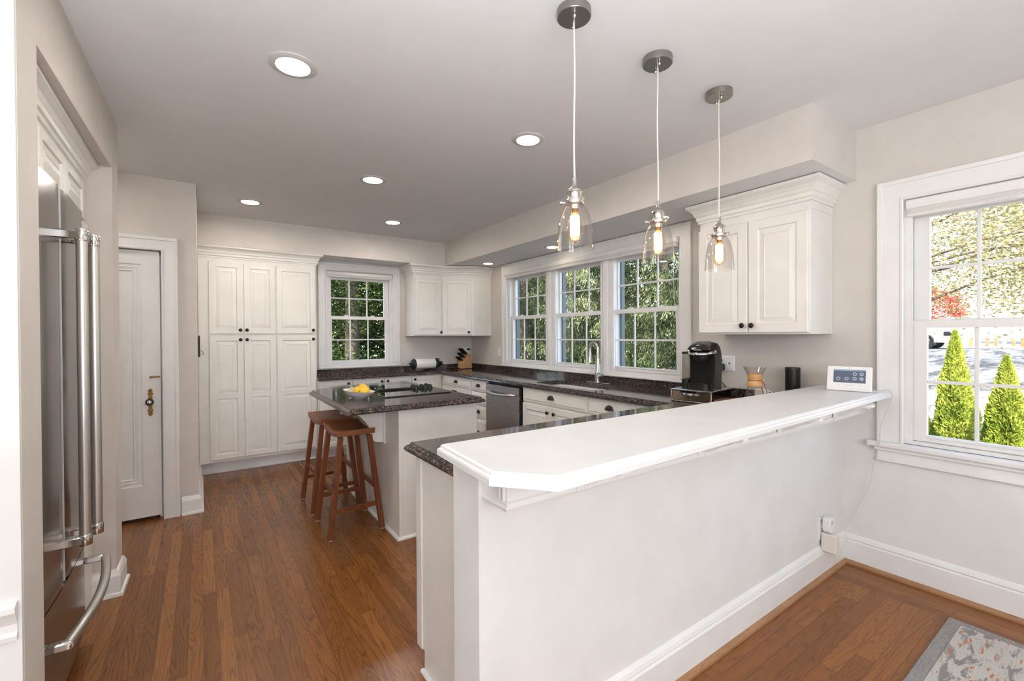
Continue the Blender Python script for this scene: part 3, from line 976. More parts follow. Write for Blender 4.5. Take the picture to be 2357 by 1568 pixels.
# ------------------------------------------------------------------ cabinet hardware
KNOB = [(0.006, 0), (0.006, 0.010), (0.0145, 0.016), (0.0165, 0.021), (0.013, 0.027), (0.006, 0.030), (0, 0.030)]
def knob(fr, u, v, w, parent):
    b = MB(fr @ T(u, v, w)); b.lathe(KNOB, 14)
    return b.build('knob', 'bronze_dark', parent, True)
def cup_pull(fr, u, v, w, parent, a=0.043, h=0.036, c=0.024):
    b = MB(fr @ T(u, v - h / 2, w))
    nt, nf = 12, 6
    rows = []
    for j in range(nf + 1):
        f = PI / 2 * j / nf
        rows.append([b.v((a * math.cos(PI * i / nt) * math.cos(f), h * math.sin(PI * i / nt) * math.cos(f), c * math.sin(f))) for i in range(nt + 1)])
    for A, B in zip(rows, rows[1:]):
        b.ring_quads(A, B, closed=False)
    rows2 = []
    for j in range(nf + 1):
        f = PI / 2 * j / nf
        rows2.append([b.v((0.88 * a * math.cos(PI * i / nt) * math.cos(f), 0.88 * h * math.sin(PI * i / nt) * math.cos(f), 0.86 * c * math.sin(f))) for i in range(nt + 1)])
    for A, B in zip(rows2, rows2[1:]):
        b.ring_quads(B, A, closed=False)
    b.box((-a - 0.004, -0.002, 0), (-a + 0.006, 0.004, 0.004)); b.box((a - 0.006, -0.002, 0), (a + 0.004, 0.004, 0.004))
    return b.build('cup_pull', 'bronze_dark', parent, True, merge=False)
CAB = 'cabinet_cream'
CROWN = [(0, 0), (0.010, 0), (0.010, 0.014), (0.018, 0.020), (0.018, 0.040), (0.026, 0.046), (0.030, 0.062), (0.042, 0.080), (0.058, 0.092), (0.064, 0.096), (0.064, 0.112), (0, 0.112)]
def crown(b, path, z0, flip=1, k=1.0):
    b.sweep(path, [(o * k, z0 + z * k) for o, z in CROWN], flip=flip)

# ---- tall pantry
YF = 5.285
p = thing('pantry_cabinet', 'tall cream six-door pantry cabinet against the end wall', 'cabinet', (0.51, 5.43, 0))
b = MB(); b.box((-0.018, YF, 0.125), (1.048, YB - 0.006, 2.150)); 
b.build('body', CAB, p)
b = MB(); b.box((-0.018, YF + 0.085, 0.002), (1.048, YB - 0.01, 0.125)); b.box((-0.018, YF + 0.073, 0.0), (1.048, YF + 0.085, 0.016), 0.003)
b.build('toe_kick', 'trim_white', p)
b = MB(); crown(b, [(-0.018, YF), (1.048, YF), (1.048, YB - 0.006)], 2.144, -1)
b.build('crown_moulding', CAB, p)
b = MB(F_near(YF)); b.box((-0.018, 0.128, 0), (0.012, 2.14, 0.006)); b.box((0.020, 0.128, 0), (0.060, 2.14, 0.004))
b.build('filler_strip', CAB, p)
fp = F_near(YF)
for (u0, u1, ku) in ((0.068, 0.354, 0.330), (0.362, 0.645, 0.386), (0.657, 1.036, 1.010)):
    b = MB(fp); b.door(u0, u1, 1.394, 2.106, st=0.050)
    d = b.build('door', CAB, p); knob(fp, ku, 1.432, 0.020, d)
    b = MB(fp); b.door(u0, u1, 0.152, 1.376, st=0.050, splits=(0.775,))
    d = b.build('door', CAB, p); knob(fp, ku, 1.335, 0.020, d)

# ---- end-wall base cabinets
YFB = 5.262
CB = 0.875
def base_unit(name, label, loc, fr, u0, u1, depth, toe=True):
    o = thing(name, label, 'cabinet', loc)
    b = MB(fr); b.box((u0, 0.10, -depth), (u1, CB, 0))
    b.build('body', CAB, o)
    b = MB(fr); b.box((u0, 0.002, -depth), (u1, 0.10, -0.075)); b.box((u0, 0, -0.075), (u1, 0.014, -0.064), 0.003)
    b.build('toe_kick', 'trim_white', o)
    return o
fe = F_near(YFB)
dep = YB - 0.004 - YFB
for (u0, u1, doors, lab) in ((1.050, 1.420, ((1.066, 1.404, 1.372),), 'cream base cabinet next to the pantry'),
                             (1.420, 2.130, ((1.428, 1.788, 1.756), (1.796, 2.124, 1.828)), 'two-door cream base cabinet under the end-wall window'),
                             (2.130, 2.546, ((2.136, 2.500, 2.170),), 'cream base cabinet filling the counter corner')):
    o = base_unit('base_cabinet', lab, ((u0 + u1) / 2, YFB, 0), fe, u0, u1, dep)
    for a, c, kx in doors:
        b = MB(fe); b.door(a, c, 0.13, 0.862, st=0.050)
        d = b.build('door', CAB, o); knob(fe, kx, 0.828, 0.020, d)

# ---- sink-wall base cabinets
XF = 2.551
fs = F_left(XF)
dps = XR - 0.004 - XF
o = base_unit('base_cabinet', 'cream cabinet with a wide drawer over doors by the corner', (XF, 4.85, 0), fs, -YFB, -4.482, dps)
b = MB(fs); b.drawer(-5.215, -4.488, 0.745, 0.866)
d = b.build('drawer', CAB, o); cup_pull(fs, -4.84, 0.812, 0.020, d)
for a, c, kx in ((-5.215, -4.856, -4.885), (-4.848, -4.488, -4.82)):
    b = MB(fs); b.door(a, c, 0.13, 0.733, st=0.050)
    d = b.build('door', CAB, o); knob(fs, kx, 0.69, 0.020, d)
o = base_unit('drawer_cabinet', 'narrow cream four-drawer cabinet beside the dishwasher', (XF, 4.31, 0), fs, -4.480, -4.140, dps)
for v0, v1 in ((0.738, 0.866), (0.590, 0.728), (0.442, 0.580), (0.130, 0.432)):
    b = MB(fs); b.drawer(-4.474, -4.146, v0, v1)
    d = b.build('drawer', CAB, o); cup_pull(fs, -4.31, (v0 + v1) / 2 + 0.008, 0.020, d)
# dishwasher
o = thing('dishwasher', 'stainless steel dishwasher with a bowed handle', 'dishwasher', (XF, 3.81, 0))
b = MB(fs); b.box((-4.136, 0.10, -0.56), (-3.484, 0.872, -0.012)); b.box((-4.136, 0.002, -0.56), (-3.484, 0.10, -0.08))
b.build('tub', 'black_plastic', o)
b = MB(fs); b.box((-4.122, 0.12, -0.010), (-3.520, 0.852, 0.034), 0.004)
d = b.build('door', 'stainless', o)
b = MB(fs)
pts = [(-4.066, 0.775, 0.034), (-4.060, 0.774, 0.062)]
for i in range(13):
    q = i / 12
    pts.append((-4.050 + 0.452 * q, 0.774 - 0.012 * math.sin(PI * q), 0.068 + 0.026 * math.sin(PI * q)))
pts += [(-3.588, 0.774, 0.062), (-3.582, 0.775, 0.034)]
b.tube(pts, 0.0135, 12)
b.build('handle', 'handle_steel', d, True)
# sink cabinet
o = base_unit('sink_cabinet', 'cream two-door cabinet below the steel sink', (XF, 3.04, 0), fs, -3.480, -2.602, dps - 0.0)
b = MB(fs); b.drawer(-3.474, -2.606, 0.735, 0.866)
d = b.build('drawer_front', CAB, o); cup_pull(fs, -3.05, 0.812, 0.020, d)
for a, c, kx in ((-3.474, -3.046, -3.085), (-3.036, -2.606, -2.997)):
    b = MB(fs); b.door(a, c, 0.13, 0.722, st=0.055)
    d = b.build('door', CAB, o); knob(fs, kx, 0.672, 0.020, d)
o = base_unit('base_cabinet', 'cream cabinet with one drawer where the counters meet', (XF, 2.19, 0), fs, -2.600, -1.780, dps)
b = MB(fs); b.drawer(-2.594, -2.125, 0.735, 0.866)
d = b.build('drawer', CAB, o); cup_pull(fs, -2.36, 0.812, 0.020, d)
b = MB(fs); b.door(-2.594, -2.125, 0.13, 0.722, st=0.055)
d = b.build('door', CAB, o); knob(fs, -2.16, 0.672, 0.020, d)
b = MB(fs); b.box((-2.115, 0.13, 0), (-1.80, 0.866, 0.012), 0.002)
b.build('filler_panel', CAB, o)
# peninsula cabinet
o = thing('peninsula_cabinet', 'cream cabinet run with a plain end panel behind the half wall', 'cabinet', (1.64, YK, 0))
b = MB(); b.box((0.735, YK + 0.002, 0.085), (2.546, 1.752, CB)); b.box((0.735, YK + 0.002, 0.0), (2.546, 1.692, 0.085))
b.build('body', CAB, o)
b = MB(); b.box((0.733 - 0.016, YK + 0.002, 0), (0.735, 1.700, 0.016), 0.005); b.box((0.733 - 0.013, YK + 0.002, 0.014), (0.735, 1.690, 0.020), 0.003)
b.build('shoe_moulding', 'trim_white', o)
b = MB(); b.box((0.728, 1.704, 0.086), (0.7348, 1.7515, CB - 0.002), 0.001)
b.build('end_stile', CAB, o)
fpk = F_far(1.752)
for u0, u1 in ((-1.33, -0.7345), (-1.93, -1.34), (-2.53, -1.94)):
    b = MB(fpk); b.drawer(u0, u1, 0.735, 0.866)
    d = b.build('drawer', CAB, o); cup_pull(fpk, (u0 + u1) / 2, 0.812, 0.020, d)
    b = MB(fpk); b.door(u0, u1, 0.12, 0.722, st=0.055)
    d = b.build('door', CAB, o); knob(fpk, u0 + 0.03, 0.672, 0.020, d)

# ---- granite worktop in a U, with backsplash
GR = 'granite_brown'
EDGE = [(0, 0.915), (0.003, 0.909), (0.008, 0.904), (0.016, 0.900), (0.022, 0.894), (0.024, 0.886), (0.020, 0.879), (0.012, 0.876), (0.002, 0.8755)]
wt = thing('granite_countertop', 'brown speckled granite counter wrapping the end wall, sink and peninsula', 'countertop', (2.6, 3.2, CB))
def rrect(x0, x1, y0, y1, r, n=5):
    out = []
    for cx, cyy, a0 in ((x1 - r, y1 - r, 0), (x0 + r, y1 - r, PI / 2), (x0 + r, y0 + r, PI), (x1 - r, y0 + r, 1.5 * PI)):
        for i in range(n + 1):
            a = a0 + PI / 2 * i / n
            out.append((cx + r * math.cos(a), cyy + r * math.sin(a)))
    return out
SINK = (2.600, 2.962, 2.560, 3.390)
hole = rrect(*SINK, 0.07)
b = MB()
b.slab([(1.050, YB - 0.003), (1.050, 5.226), (2.521, 5.226), (2.521, 1.797), (0.7265, 1.797), (0.7265, YK + 0.002), (XR - 0.003, YK + 0.002), (XR - 0.003, YB - 0.003)],
       [0, 1, 1, 1, 1, 0, 0, 0], EDGE, holes=[hole])
b.build('worktop', GR, wt)
b = MB()
b.box((1.050, YB - 0.022, CT), (XR - 0.022, YB - 0.003, 0.974)); b.box((XR - 0.022, YK + 0.002, CT), (XR - 0.003, YB - 0.003, 0.974))
b.build('backsplash', GR, wt)
# sink
sk = thing('kitchen_sink', 'undermounted double-bowl stainless steel sink', 'sink', ((SINK[0] + SINK[1]) / 2, (SINK[2] + SINK[3]) / 2, 0.70))
for nm, y0, y1, zb in (('bowl', 2.985, 3.385, 0.70), ('bowl', 2.565, 2.955, 0.73)):
    b = MB()
    rings = []
    for ins, z in ((-0.018, 0.8745), (0.0, 0.8745), (0.004, 0.86), (0.010, zb + 0.03), (0.035, zb + 0.004), (0.12, zb)):
        rings.append([b.v((x, y, z)) for x, y in rrect(SINK[0] + 0.005 + ins, SINK[1] - 0.005 - ins, y0 + ins, y1 - ins, max(0.02, 0.065 - max(0, ins) * 0.3))])
    for A, B in zip(rings, rings[1:]):
        b.ring_quads(A, B)
    b.f(rings[-1])
    bw = b.build(nm, 'sink_steel', sk, True)
    b = MB(T((SINK[0] + SINK[1]) / 2, (y0 + y1) / 2, zb)); b.lathe([(0.042, 0.001), (0.042, 0.004), (0.030, 0.004), (0.026, 0.0015), (0, 0.001)], 20)
    b.build('drain', 'polished_steel', bw, True)
# faucet
fc = thing('sink_faucet', 'tall brushed-nickel gooseneck faucet behind the sink', 'faucet', (3.035, 2.975, CT))
b = MB(T(3.035, 2.975, CT)); b.box((-0.028, -0.125, 0.0), (0.028, 0.125, 0.007), 0.003)
b.build('deck_plate', 'brushed_nickel', fc)
b = MB(T(3.035, 2.975, CT)); b.lathe([(0.026, 0.007), (0.025, 0.03), (0.024, 0.09), (0.026, 0.095), (0.024, 0.10), (0.018, 0.17), (0.0135, 0.23)], 18)
NECK = []
for i in range(15):
    a = PI * i / 14
    NECK.append((0.0, 0.058 * (1 - math.cos(a)) * 0.85, 0.315 + 0.062 * math.sin(a)))
b.tube([(0, 0, 0.22), (0, 0, 0.27)] + NECK + [(0, 0.0986, 0.285)], 0.0125, 14)
b.build('spout', 'brushed_nickel', fc, True)
b = MB(T(3.035, 2.975, CT)); b.tube([(0, 0.0986, 0.292), (0, 0.100, 0.255), (0, 0.104, 0.215), (0, 0.106, 0.188)], [0.0145, 0.016, 0.020, 0.0235], 16)
b.build('spray_head', 'brushed_nickel', fc, True)
b = MB(T(3.035, 2.975, CT)); b.tube([(0, -0.015, 0.066), (0, -0.040, 0.070), (-0.004, -0.060, 0.078), (-0.01, -0.074, 0.083)], [0.015, 0.014, 0.015, 0.012], 12)
b.build('lever', 'brushed_nickel', fc, True)

# ------------------------------------------------------------------ wall cupboards
def upper(name, label, loc):
    return thing(name, label, 'cabinet', loc)
# by the dining end
o = upper('wall_cabinet', 'two-door cream wall cupboard above the coffee maker', (XR, 1.48, 1.36))
XU = 2.873
fu = F_left(XU)
b = MB(); b.box((XU, 1.130, 1.362), (XR - 0.002, 1.822, 2.150))
b.build('body', CAB, o)
b = MB(); crown(b, [(XR - 0.002, 1.822), (XU, 1.822), (XU, 1.130), (XR - 0.002, 1.130)], 2.130, -1, 1.10)
b.build('crown_moulding', CAB, o)
b = MB(); b.box((XU + 0.02, 1.126, 2.085), (XR - 0.002, 1.130, 2.13), 0.001)
b.build('frieze_strip', CAB, o)
for u0, u1, ku in ((-1.824, -1.486, -1.512), (-1.480, -1.140, -1.452)):
    b = MB(fu); b.door(u0, u1, 1.372, 2.076, st=0.058)
    d = b.build('door', CAB, o); knob(fu, ku, 1.418, 0.020, d)
# corner pair
o = upper('wall_cabinet', 'cream wall cupboard on the end wall beside the small window', (2.37, YB, 1.36))
YU = 5.268
fc1 = F_near(YU)
b = MB(); b.box((2.176, YU, 1.362), (2.640, YB - 0.002, 2.150))
b.build('body', CAB, o)
b = MB(); crown(b, [(2.176, YB - 0.002), (2.176, YU), (2.640, YU)], 2.130, -1, 1.10)
b.build('crown_moulding', CAB, o)
b = MB(fc1); b.door(2.186, 2.545, 1.374, 2.085, st=0.052)
d = b.build('door', CAB, o); knob(fc1, 2.532, 1.408, 0.020, d)
o = upper('wall_cabinet', 'cream corner cupboard with a plain side by the sink windows', (XR, 5.2, 1.36))
# its door stands at an angle across the corner
A_, B_ = Vector((2.566, YU)), Vector((2.902, 5.045))
dv = (B_ - A_).normalized()
nv = Vector((dv.y, -dv.x))
fc2 = frame((A_.x, A_.y, 0), (dv.x, dv.y, 0), (0, 0, 1), (nv.x, nv.y, 0))
Ld = (B_ - A_).length
b = MB(); b.extrude_poly([(2.642, YU + 0.002, 1.362), (2.566, YU, 1.362), (2.902, 5.045, 1.362), (XR - 0.002, 5.045, 1.362), (XR - 0.002, YB - 0.002, 1.362), (2.642, YB - 0.002, 1.362)], (0, 0, 0.788))
b.build('body', CAB, o)
b = MB(); crown(b, [(2.566, YU), (2.902, 5.045), (XR - 0.002, 5.045)], 2.130, -1, 1.10)
b.build('crown_moulding', CAB, o)
b = MB(fc2); b.door(0.012, Ld - 0.030, 1.374, 2.085, st=0.050)
d = b.build('door', CAB, o); knob(fc2, Ld - 0.060, 1.408, 0.020, d)
b = MB(F_near(5.045)); b.box((2.905, 1.364, 0), (2.930, 2.12, 0.005)); b.box((XR - 0.028, 1.364, 0), (XR - 0.003, 2.12, 0.005)); b.box((2.930, 2.086, 0), (XR - 0.028, 2.125, 0.0045))
b.build('end_frame', CAB, o)

# ------------------------------------------------------------------ kitchen island
IX0, IX1, IY0, IY1 = 1.080, 1.672, 2.885, 4.20
isl = thing('kitchen_island', 'white island cabinet with a plain side and overhang brackets', 'kitchen island', ((IX0 + IX1) / 2, (IY0 + IY1) / 2, 0))
b = MB(); b.box((IX0, IY0, 0.0), (IX1, IY1, CB))
b.build('body', CAB, isl)
b = MB(F_near(IY0)); b.box((IX0 - 0.003, 0.0, -0.02), (IX0 + 0.022, CB - 0.002, 0.008), 0.002); b.box((IX0 + 0.02, 0.0, 0), (IX1 + 0.004, CB - 0.002, 0.004)); b.box((IX1 - 0.022, 0.09, 0), (IX1 + 0.004, CB - 0.002, 0.008), 0.002)
b.build('end_panel', CAB, isl)
b = MB(); b.sweep([(IX0, IY1), (IX0, IY0), (IX1, IY0)], [(0, 0), (0.018, 0), (0.017, 0.010), (0.011, 0.017), (0, 0.020)], flip=-1)
b.build('shoe_moulding', 'trim_white', isl)
fi = F_right(IX1)
for y0, y1 in ((2.895, 3.535), (3.545, 4.190)):
    b = MB(fi); b.drawer(y0, y1, 0.700, 0.866)
    d = b.build('drawer', CAB, isl); cup_pull(fi, (y0 + y1) / 2, 0.79, 0.020, d)
    b = MB(fi); b.door(y0, y1, 0.12, 0.690)
    d = b.build('door', CAB, isl); knob(fi, y0 + 0.04 if y0 > 3 else y1 - 0.04, 0.64, 0.020, d)
for yb_ in (3.165, 3.95):
    b = MB()
    pr = [(0.0, 0.872), (-0.285, 0.872), (-0.285, 0.850), (-0.262, 0.842), (-0.235, 0.838), (-0.200, 0.826), (-0.160, 0.802), (-0.130, 0.768), (-0.112, 0.742), (-0.100, 0.728), (-0.100, 0.700), (-0.094, 0.660), (-0.078, 0.628), (-0.050, 0.610), (-0.020, 0.606), (0.0, 0.606)]
    b.extrude_poly([(IX0 + x - 0.012, yb_, z) for x, z in pr], (0, 0.022, 0))
    k = b.build('bracket', CAB, isl)
    b = MB(); b.box((IX0 - 0.014, yb_ - 0.018, 0.594), (IX0, yb_ + 0.040, 0.872), 0.002)
    b.build('back_plate', CAB, k)
ict = MB()
ict.slab([(0.757, 2.828), (1.680, 2.818), (1.665, 4.262), (1.074, 4.270), (0.757, 3.997)], [1, 1, 1, 1, 1], EDGE)
o = ict.build('island_countertop', GR)
tag(recentre(o, (1.2, 3.5, CB)), 'brown speckled granite top on the island with one clipped corner', 'countertop')
# cooktop
ck = thing('cooktop', 'black glass cooktop with a central downdraft vent', 'cooktop', (1.355, 3.56, CT))
b = MB(); b.box((1.090, 3.180, CT), (1.622, 3.945, CT + 0.008), 0.003)
b.build('glass_top', 'cooktop_glass', ck)
b = MB(); b.box((1.145, 3.515, CT + 0.008), (1.430, 3.600, CT + 0.013), 0.003)
for i in range(26):
    x = 1.156 + i * 0.0104
    b.box((x, 3.522, CT + 0.013), (x + 0.0045, 3.593, CT + 0.020), 0.001)
b.build('vent_grille', 'black_plastic', ck)
KP = [(0.026, 0.008), (0.026, 0.012), (0.022, 0.014), (0.021, 0.028), (0.016, 0.034), (0, 0.035)]
for x, y in ((1.470, 3.515), (1.470, 3.590), (1.535, 3.490), (1.535, 3.560), (1.590, 3.515), (1.590, 3.590)):
    b = MB(T(x, y, CT)); b.lathe(KP, 16); b.box((-0.005, -0.019, 0.030), (0.005, 0.019, 0.040), 0.002)
    b.build('control_knob', 'black_plastic', ck, True)

# ---- bar stools
def make_stool(label, loc):
    st = thing('bar_stool', label, 'stool', loc, 0.0, 'saddle-seat bar stools at the island')
    H = 0.725
    b = MB(T(*loc))
    nx, ny, sx, sy, th = 4, 10, 0.128, 0.216, 0.040
    top, bot = [], []
    for i in range(nx + 1):
        ra, rb = [], []
        for j in range(ny + 1):
            x = -sx + 2 * sx * i / nx
            y = -sy + 2 * sy * j / ny
            q = (y / sy) ** 2
            ra.append(b.v((x, y, H - 0.026 * (1 - q))))
            rb.append(b.v((x * 0.97, y * 0.98, H - th - 0.020 * (1 - q))))
        top.append(ra); bot.append(rb)
    for i in range(nx):
        for j in range(ny):
            b.f([top[i][j], top[i + 1][j], top[i + 1][j + 1], top[i][j + 1]])
            b.f([bot[i][j], bot[i][j + 1], bot[i + 1][j + 1], bot[i + 1][j]])
    for j in range(ny):
        b.f([top[0][j], top[0][j + 1], bot[0][j + 1], bot[0][j]]); b.f([top[nx][j], bot[nx][j], bot[nx][j + 1], top[nx][j + 1]])
    for i in range(nx):
        b.f([top[i][0], bot[i][0], bot[i + 1][0], top[i + 1][0]]); b.f([top[i][ny], top[i + 1][ny], bot[i + 1][ny], bot[i][ny]])
    s = b.build('seat', 'stool_seat_wood', st)
    md = s.modifiers.new('edge', 'BEVEL'); md.width = 0.004; md.segments = 2; md.limit_method = 'ANGLE'
    def legpt(sxn, syn, z):
        k = (H - th - z) / (H - th)
        return Vector((sxn * (0.096 + 0.079 * k), syn * (0.170 + 0.031 * k), z))
    for a in (-1, 1):
        for c in (-1, 1):
            b = MB(T(*loc))
            w, dd = 0.017, 0.018
            A = legpt(a, c, H - th - 0.012); B = legpt(a, c, 0.006)
            b.m = T(*loc)
            RA = [b.v(A + Vector((q * w, r * dd, 0))) for q, r in ((-1, -1), (1, -1), (1, 1), (-1, 1))]
            RB = [b.v(B + Vector((q * w, r * dd, 0))) for q, r in ((-1, -1), (1, -1), (1, 1), (-1, 1))]
            b.ring_quads(RA, RB); b.f(RA); b.f(RB[::-1])
            lg = b.build('leg', 'stool_wood', st)
            md = lg.modifiers.new('edge', 'BEVEL'); md.width = 0.003; md.segments = 2
            b = MB(T(loc[0] + B.x, loc[1] + B.y, loc[2])); b.lathe([(0.015, 0), (0.017, 0.004), (0.015, 0.0065)], 12)
            b.build('foot_pad', 'rubber_grey', lg)
    for p0, p1, z0 in (((-1, -1), (1, -1), 0.185), ((-1, 1), (1, 1), 0.185), ((-1, -1), (-1, 1), 0.300), ((1, -1), (1, 1), 0.300)):
        b = MB(T(*loc))
        A, B = legpt(*p0, z0), legpt(*p1, z0)
        d = (B - A).normalized(); n = Vector((-d.y, d.x, 0))
        A, B = A + d * 0.012, B - d * 0.012
        RA = [b.v(A + n * q * 0.010 + Vector((0, 0, r * 0.014))) for q, r in ((-1, -1), (1, -1), (1, 1), (-1, 1))]
        RB = [b.v(B + n * q * 0.010 + Vector((0, 0, r * 0.014))) for q, r in ((-1, -1), (1, -1), (1, 1), (-1, 1))]
        b.ring_quads(RA, RB); b.f(RA); b.f(RB[::-1])
        b.build('stretcher', 'stool_wood', st)
    return st
s1 = make_stool('wooden saddle-seat stool at the island, the one further from the pantry', (0.873, 3.340, 0))
s2 = copy_tree(s1)
s2.location = (0.868, 3.885, 0)
s2['label'] = 'wooden saddle-seat stool tucked under the clipped corner, nearer the pantry'

# ------------------------------------------------------------------ raised bar
bar = thing('bar_counter', 'long white raised bar shelf with clipped end on the half wall', 'bar counter', (1.9, 1.1, 1.009))
b = MB()
b.slab([(0.585, 1.200), (0.564, 0.892), (0.662, 0.778), (3.147, 0.848), (3.147, 0.910), (XR - 0.002, 0.910), (XR - 0.002, 1.186)],
       [1, 1, 1, 0, 0, 0, 1], [(0, 1.044), (0.006, 1.040), (0.007, 1.034), (0.013, 1.031), (0.015, 1.026), (0.015, 1.012), (0.010, 1.010), (0.0, 1.0095)])
b.build('shelf', 'bar_white', bar)
b = MB(); b.box((0.650, 0.962, 0.915), (XR - 0.002, YP - 0.001, 1.0095)); b.sweep([(0.6495, YP - 0.001), (0.6495, 0.9615), (XR - 0.003, 0.9615)], [(0, 0.906), (0.006, 0.906), (0.009, 0.914), (0.005, 0.920), (0.005, 0.926), (0, 0.930)], flip=-1)
for q in (0.968, 0.985):
    b.box((0.642, q, 0.93), (0.650, q + 0.010, 1.0095), 0.002)
b.build('apron', 'trim_white', bar)
b = MB(); b.box((XE - 0.012, 1.085, 0.985), (XE, YK - 0.002, 1.0095), 0.004); b.box((XE - 0.006, YP - 0.006, 0.992), (0.66, YP - 0.001, 1.0095), 0.003)
b.build('cove_strip', 'trim_white', bar)
for x in (0.915, 1.517, 2.120, 2.722):
    b = MB()
    pr = [(0.955, 1.009), (0.795, 1.009), (0.795, 0.998), (0.812, 0.990), (0.832, 0.992), (0.846, 0.984), (0.858, 0.972), (0.876, 0.968), (0.892, 0.962), (0.905, 0.948), (0.922, 0.938), (0.940, 0.934), (0.955, 0.920)]
    b.extrude_poly([(x - 0.018, y, z) for y, z in pr], (0.036, 0, 0))
    b.box((x - 0.030, 0.948, 0.912), (x + 0.030, 0.958, 1.009), 0.002)
    b.box((x - 0.020, 0.943, 0.914), (x - 0.008, 0.950, 1.009), 0.002); b.box((x + 0.008, 0.943, 0.914), (x + 0.020, 0.950, 1.009), 0.002)
    b.build('corbel', 'trim_white', bar)

# ------------------------------------------------------------------ refrigerator alcove
XFR = -0.437
fr = thing('refrigerator', 'tall stainless french-door refrigerator with two bar handles', 'refrigerator', (-0.80, 2.385, 0))
ff = F_right(XFR)
b = MB(); b.box((-1.20, 1.955, 0.03), (XFR - 0.055, 2.805, 1.925)); b.box((-1.1, 1.965, 0.0), (-0.60, 2.79, 0.04))
b.build('cabinet', 'stainless_fridge', fr)
def bowed(b, y0, y1, z0, z1, x0, bulge, n=10, t=0.05):
    F, Bk = [], []
    for i in range(n + 1):
        q = i / n
        y = y0 + (y1 - y0) * q
        yy = (y - 2.385) / 0.43
        edge = min(q, 1 - q) * (y1 - y0)
        x = x0 + bulge * (1 - yy * yy) - 0.012 * max(0, 1 - edge / 0.012) ** 2
        F.append((x, y)); Bk.append((x0 - t, y))
    fa = [b.v((x, y, z0)) for x, y in F]; fb_ = [b.v((x, y, z1)) for x, y in F]
    ba = [b.v((x, y, z0)) for x, y in Bk]; bb = [b.v((x, y, z1)) for x, y in Bk]
    b.ring_quads(fa, fb_, False); b.ring_quads(bb, ba, False); b.ring_quads(fb_, bb, False); b.ring_quads(ba, fa, False)
    b.f([fa[0], ba[0], bb[0], fb_[0]]); b.f([fa[-1], fb_[-1], bb[-1], ba[-1]])
dr = {}
for nm, y0, y1 in (('near', 1.957, 2.351), ('far', 2.357, 2.805)):
    b = MB(); bowed(b, y0, y1, 0.445, 1.928, XFR, 0.012)
    dr[nm] = b.build('door', 'stainless_fridge', fr, True)
b = MB(); bowed(b, 1.957, 2.805, 0.075, 0.440, XFR, 0.012)
dz = b.build('freezer_drawer', 'stainless_fridge', fr, True)
b = MB(); b.box((XFR - 0.04, 2.3513, 0.446), (XFR + 0.009, 2.3567, 1.926))
b.build('centre_seal', 'white_plastic', fr)
b = MB(); b.box((-1.0, 1.97, 0.0), (-0.52, 2.79, 0.07))
b.build('kick_grille', 'black_plastic', fr)
for nm, y, x in (('near', 2.300, -0.362), ('far', 2.412, -0.345)):
    b = MB(); b.tube([(x, y, 0.600), (x, y, 1.770)], 0.0175, 18)
    h = b.build('handle', 'handle_steel', dr[nm], True)
    for z in (0.605, 1.745):
        b = MB(); b.box((XFR + 0.004, y - 0.019, z - 0.016), (x, y + 0.019, z + 0.016), 0.004); b.lathe([(0.0195, -0.02), (0.0205, -0.018), (0.0205, 0.018), (0.0195, 0.02)], 18, T(x, y, z))
        b.build('bracket', 'chrome_frame', h, True)
b = MB()
pts = []
for i in range(17):
    q = i / 16
    y = 2.725 - 0.72 * q
    pts.append((-0.362 + 0.034 * math.sin(PI * q), y, 0.370))
b.tube(pts, 0.0165, 16)
h = b.build('handle', 'handle_steel', dz, True)
for y in (2.725, 2.010):
    b = MB(); b.box((XFR + 0.002, y - 0.014, 0.356), (-0.350, y + 0.014, 0.384), 0.005)
    b.build('bracket', 'chrome_frame', h, True)
# cupboard above
o = upper('over_fridge_cabinet', 'cream cupboard with small raised-panel doors above the refrigerator', (-0.8, 2.5, 1.95))
XO = -0.492
fo = F_right(XO)
b = MB(); b.box((-1.20, 1.945, 1.945), (XO, 3.143, 2.165))
b.build('body', CAB, o)
b = MB(); crown(b, [(XO, 3.143), (XO, 1.945)], 2.146, 1, 1.0)
b.build('crown_moulding', CAB, o)
for y0, y1 in ((1.955, 2.300), (2.310, 2.690), (2.700, 3.080)):
    b = MB(fo); b.door(y0, y1, 1.955, 2.135, st=0.045, rail=0.035)
    b.build('door', CAB, o)
b = MB(); b.box((-1.20, 2.815, 0.0), (-0.47, 3.143, 1.94))
struct(b.build('partition_panel', CAB), 'cream panel closing the gap beside the refrigerator', 'panel')

# ------------------------------------------------------------------ lights
def recessed(label, x, y, z, r, group, lens='led_lens'):
    o = thing('recessed_light', label, 'ceiling light', (x, y, z - 0.006), 0, group)
    k = r / 0.095
    b = MB(T(x, y, z)); b.lathe([(0.064 * k, -0.003), (0.067 * k, -0.009), (0.086 * k, -0.008), (0.095 * k, -0.004), (0.095 * k, -0.001), (0.064 * k, -0.001)], 40, cap=False)
    b.build('trim_ring', 'ring_shaded', o, True)
    b = MB(T(x, y, z)); b.lathe([(0, -0.0045), (0.0645 * k, -0.0045), (0.0645 * k, -0.002), (0, -0.002)], 40, cap=False)
    b.build('lens', lens, o)
G1 = 'recessed lights in the main ceiling'
recessed('large-looking recessed ceiling light above the floor by the refrigerator', 0.343, 2.165, ZC, 0.098, G1)
recessed('recessed ceiling light above the peninsula, near the first pendant', 1.640, 2.180, ZC, 0.098, G1)
recessed('recessed ceiling light above the island stools', 1.083, 3.400, ZC, 0.098, G1)
recessed('recessed ceiling light in front of the tall pantry', 0.369, 4.555, ZC, 0.098, G1)
recessed('recessed ceiling light in front of the end-wall window', 1.655, 4.550, ZC, 0.098, G1)
G2 = 'recessed lights in the soffit over the sink wall'
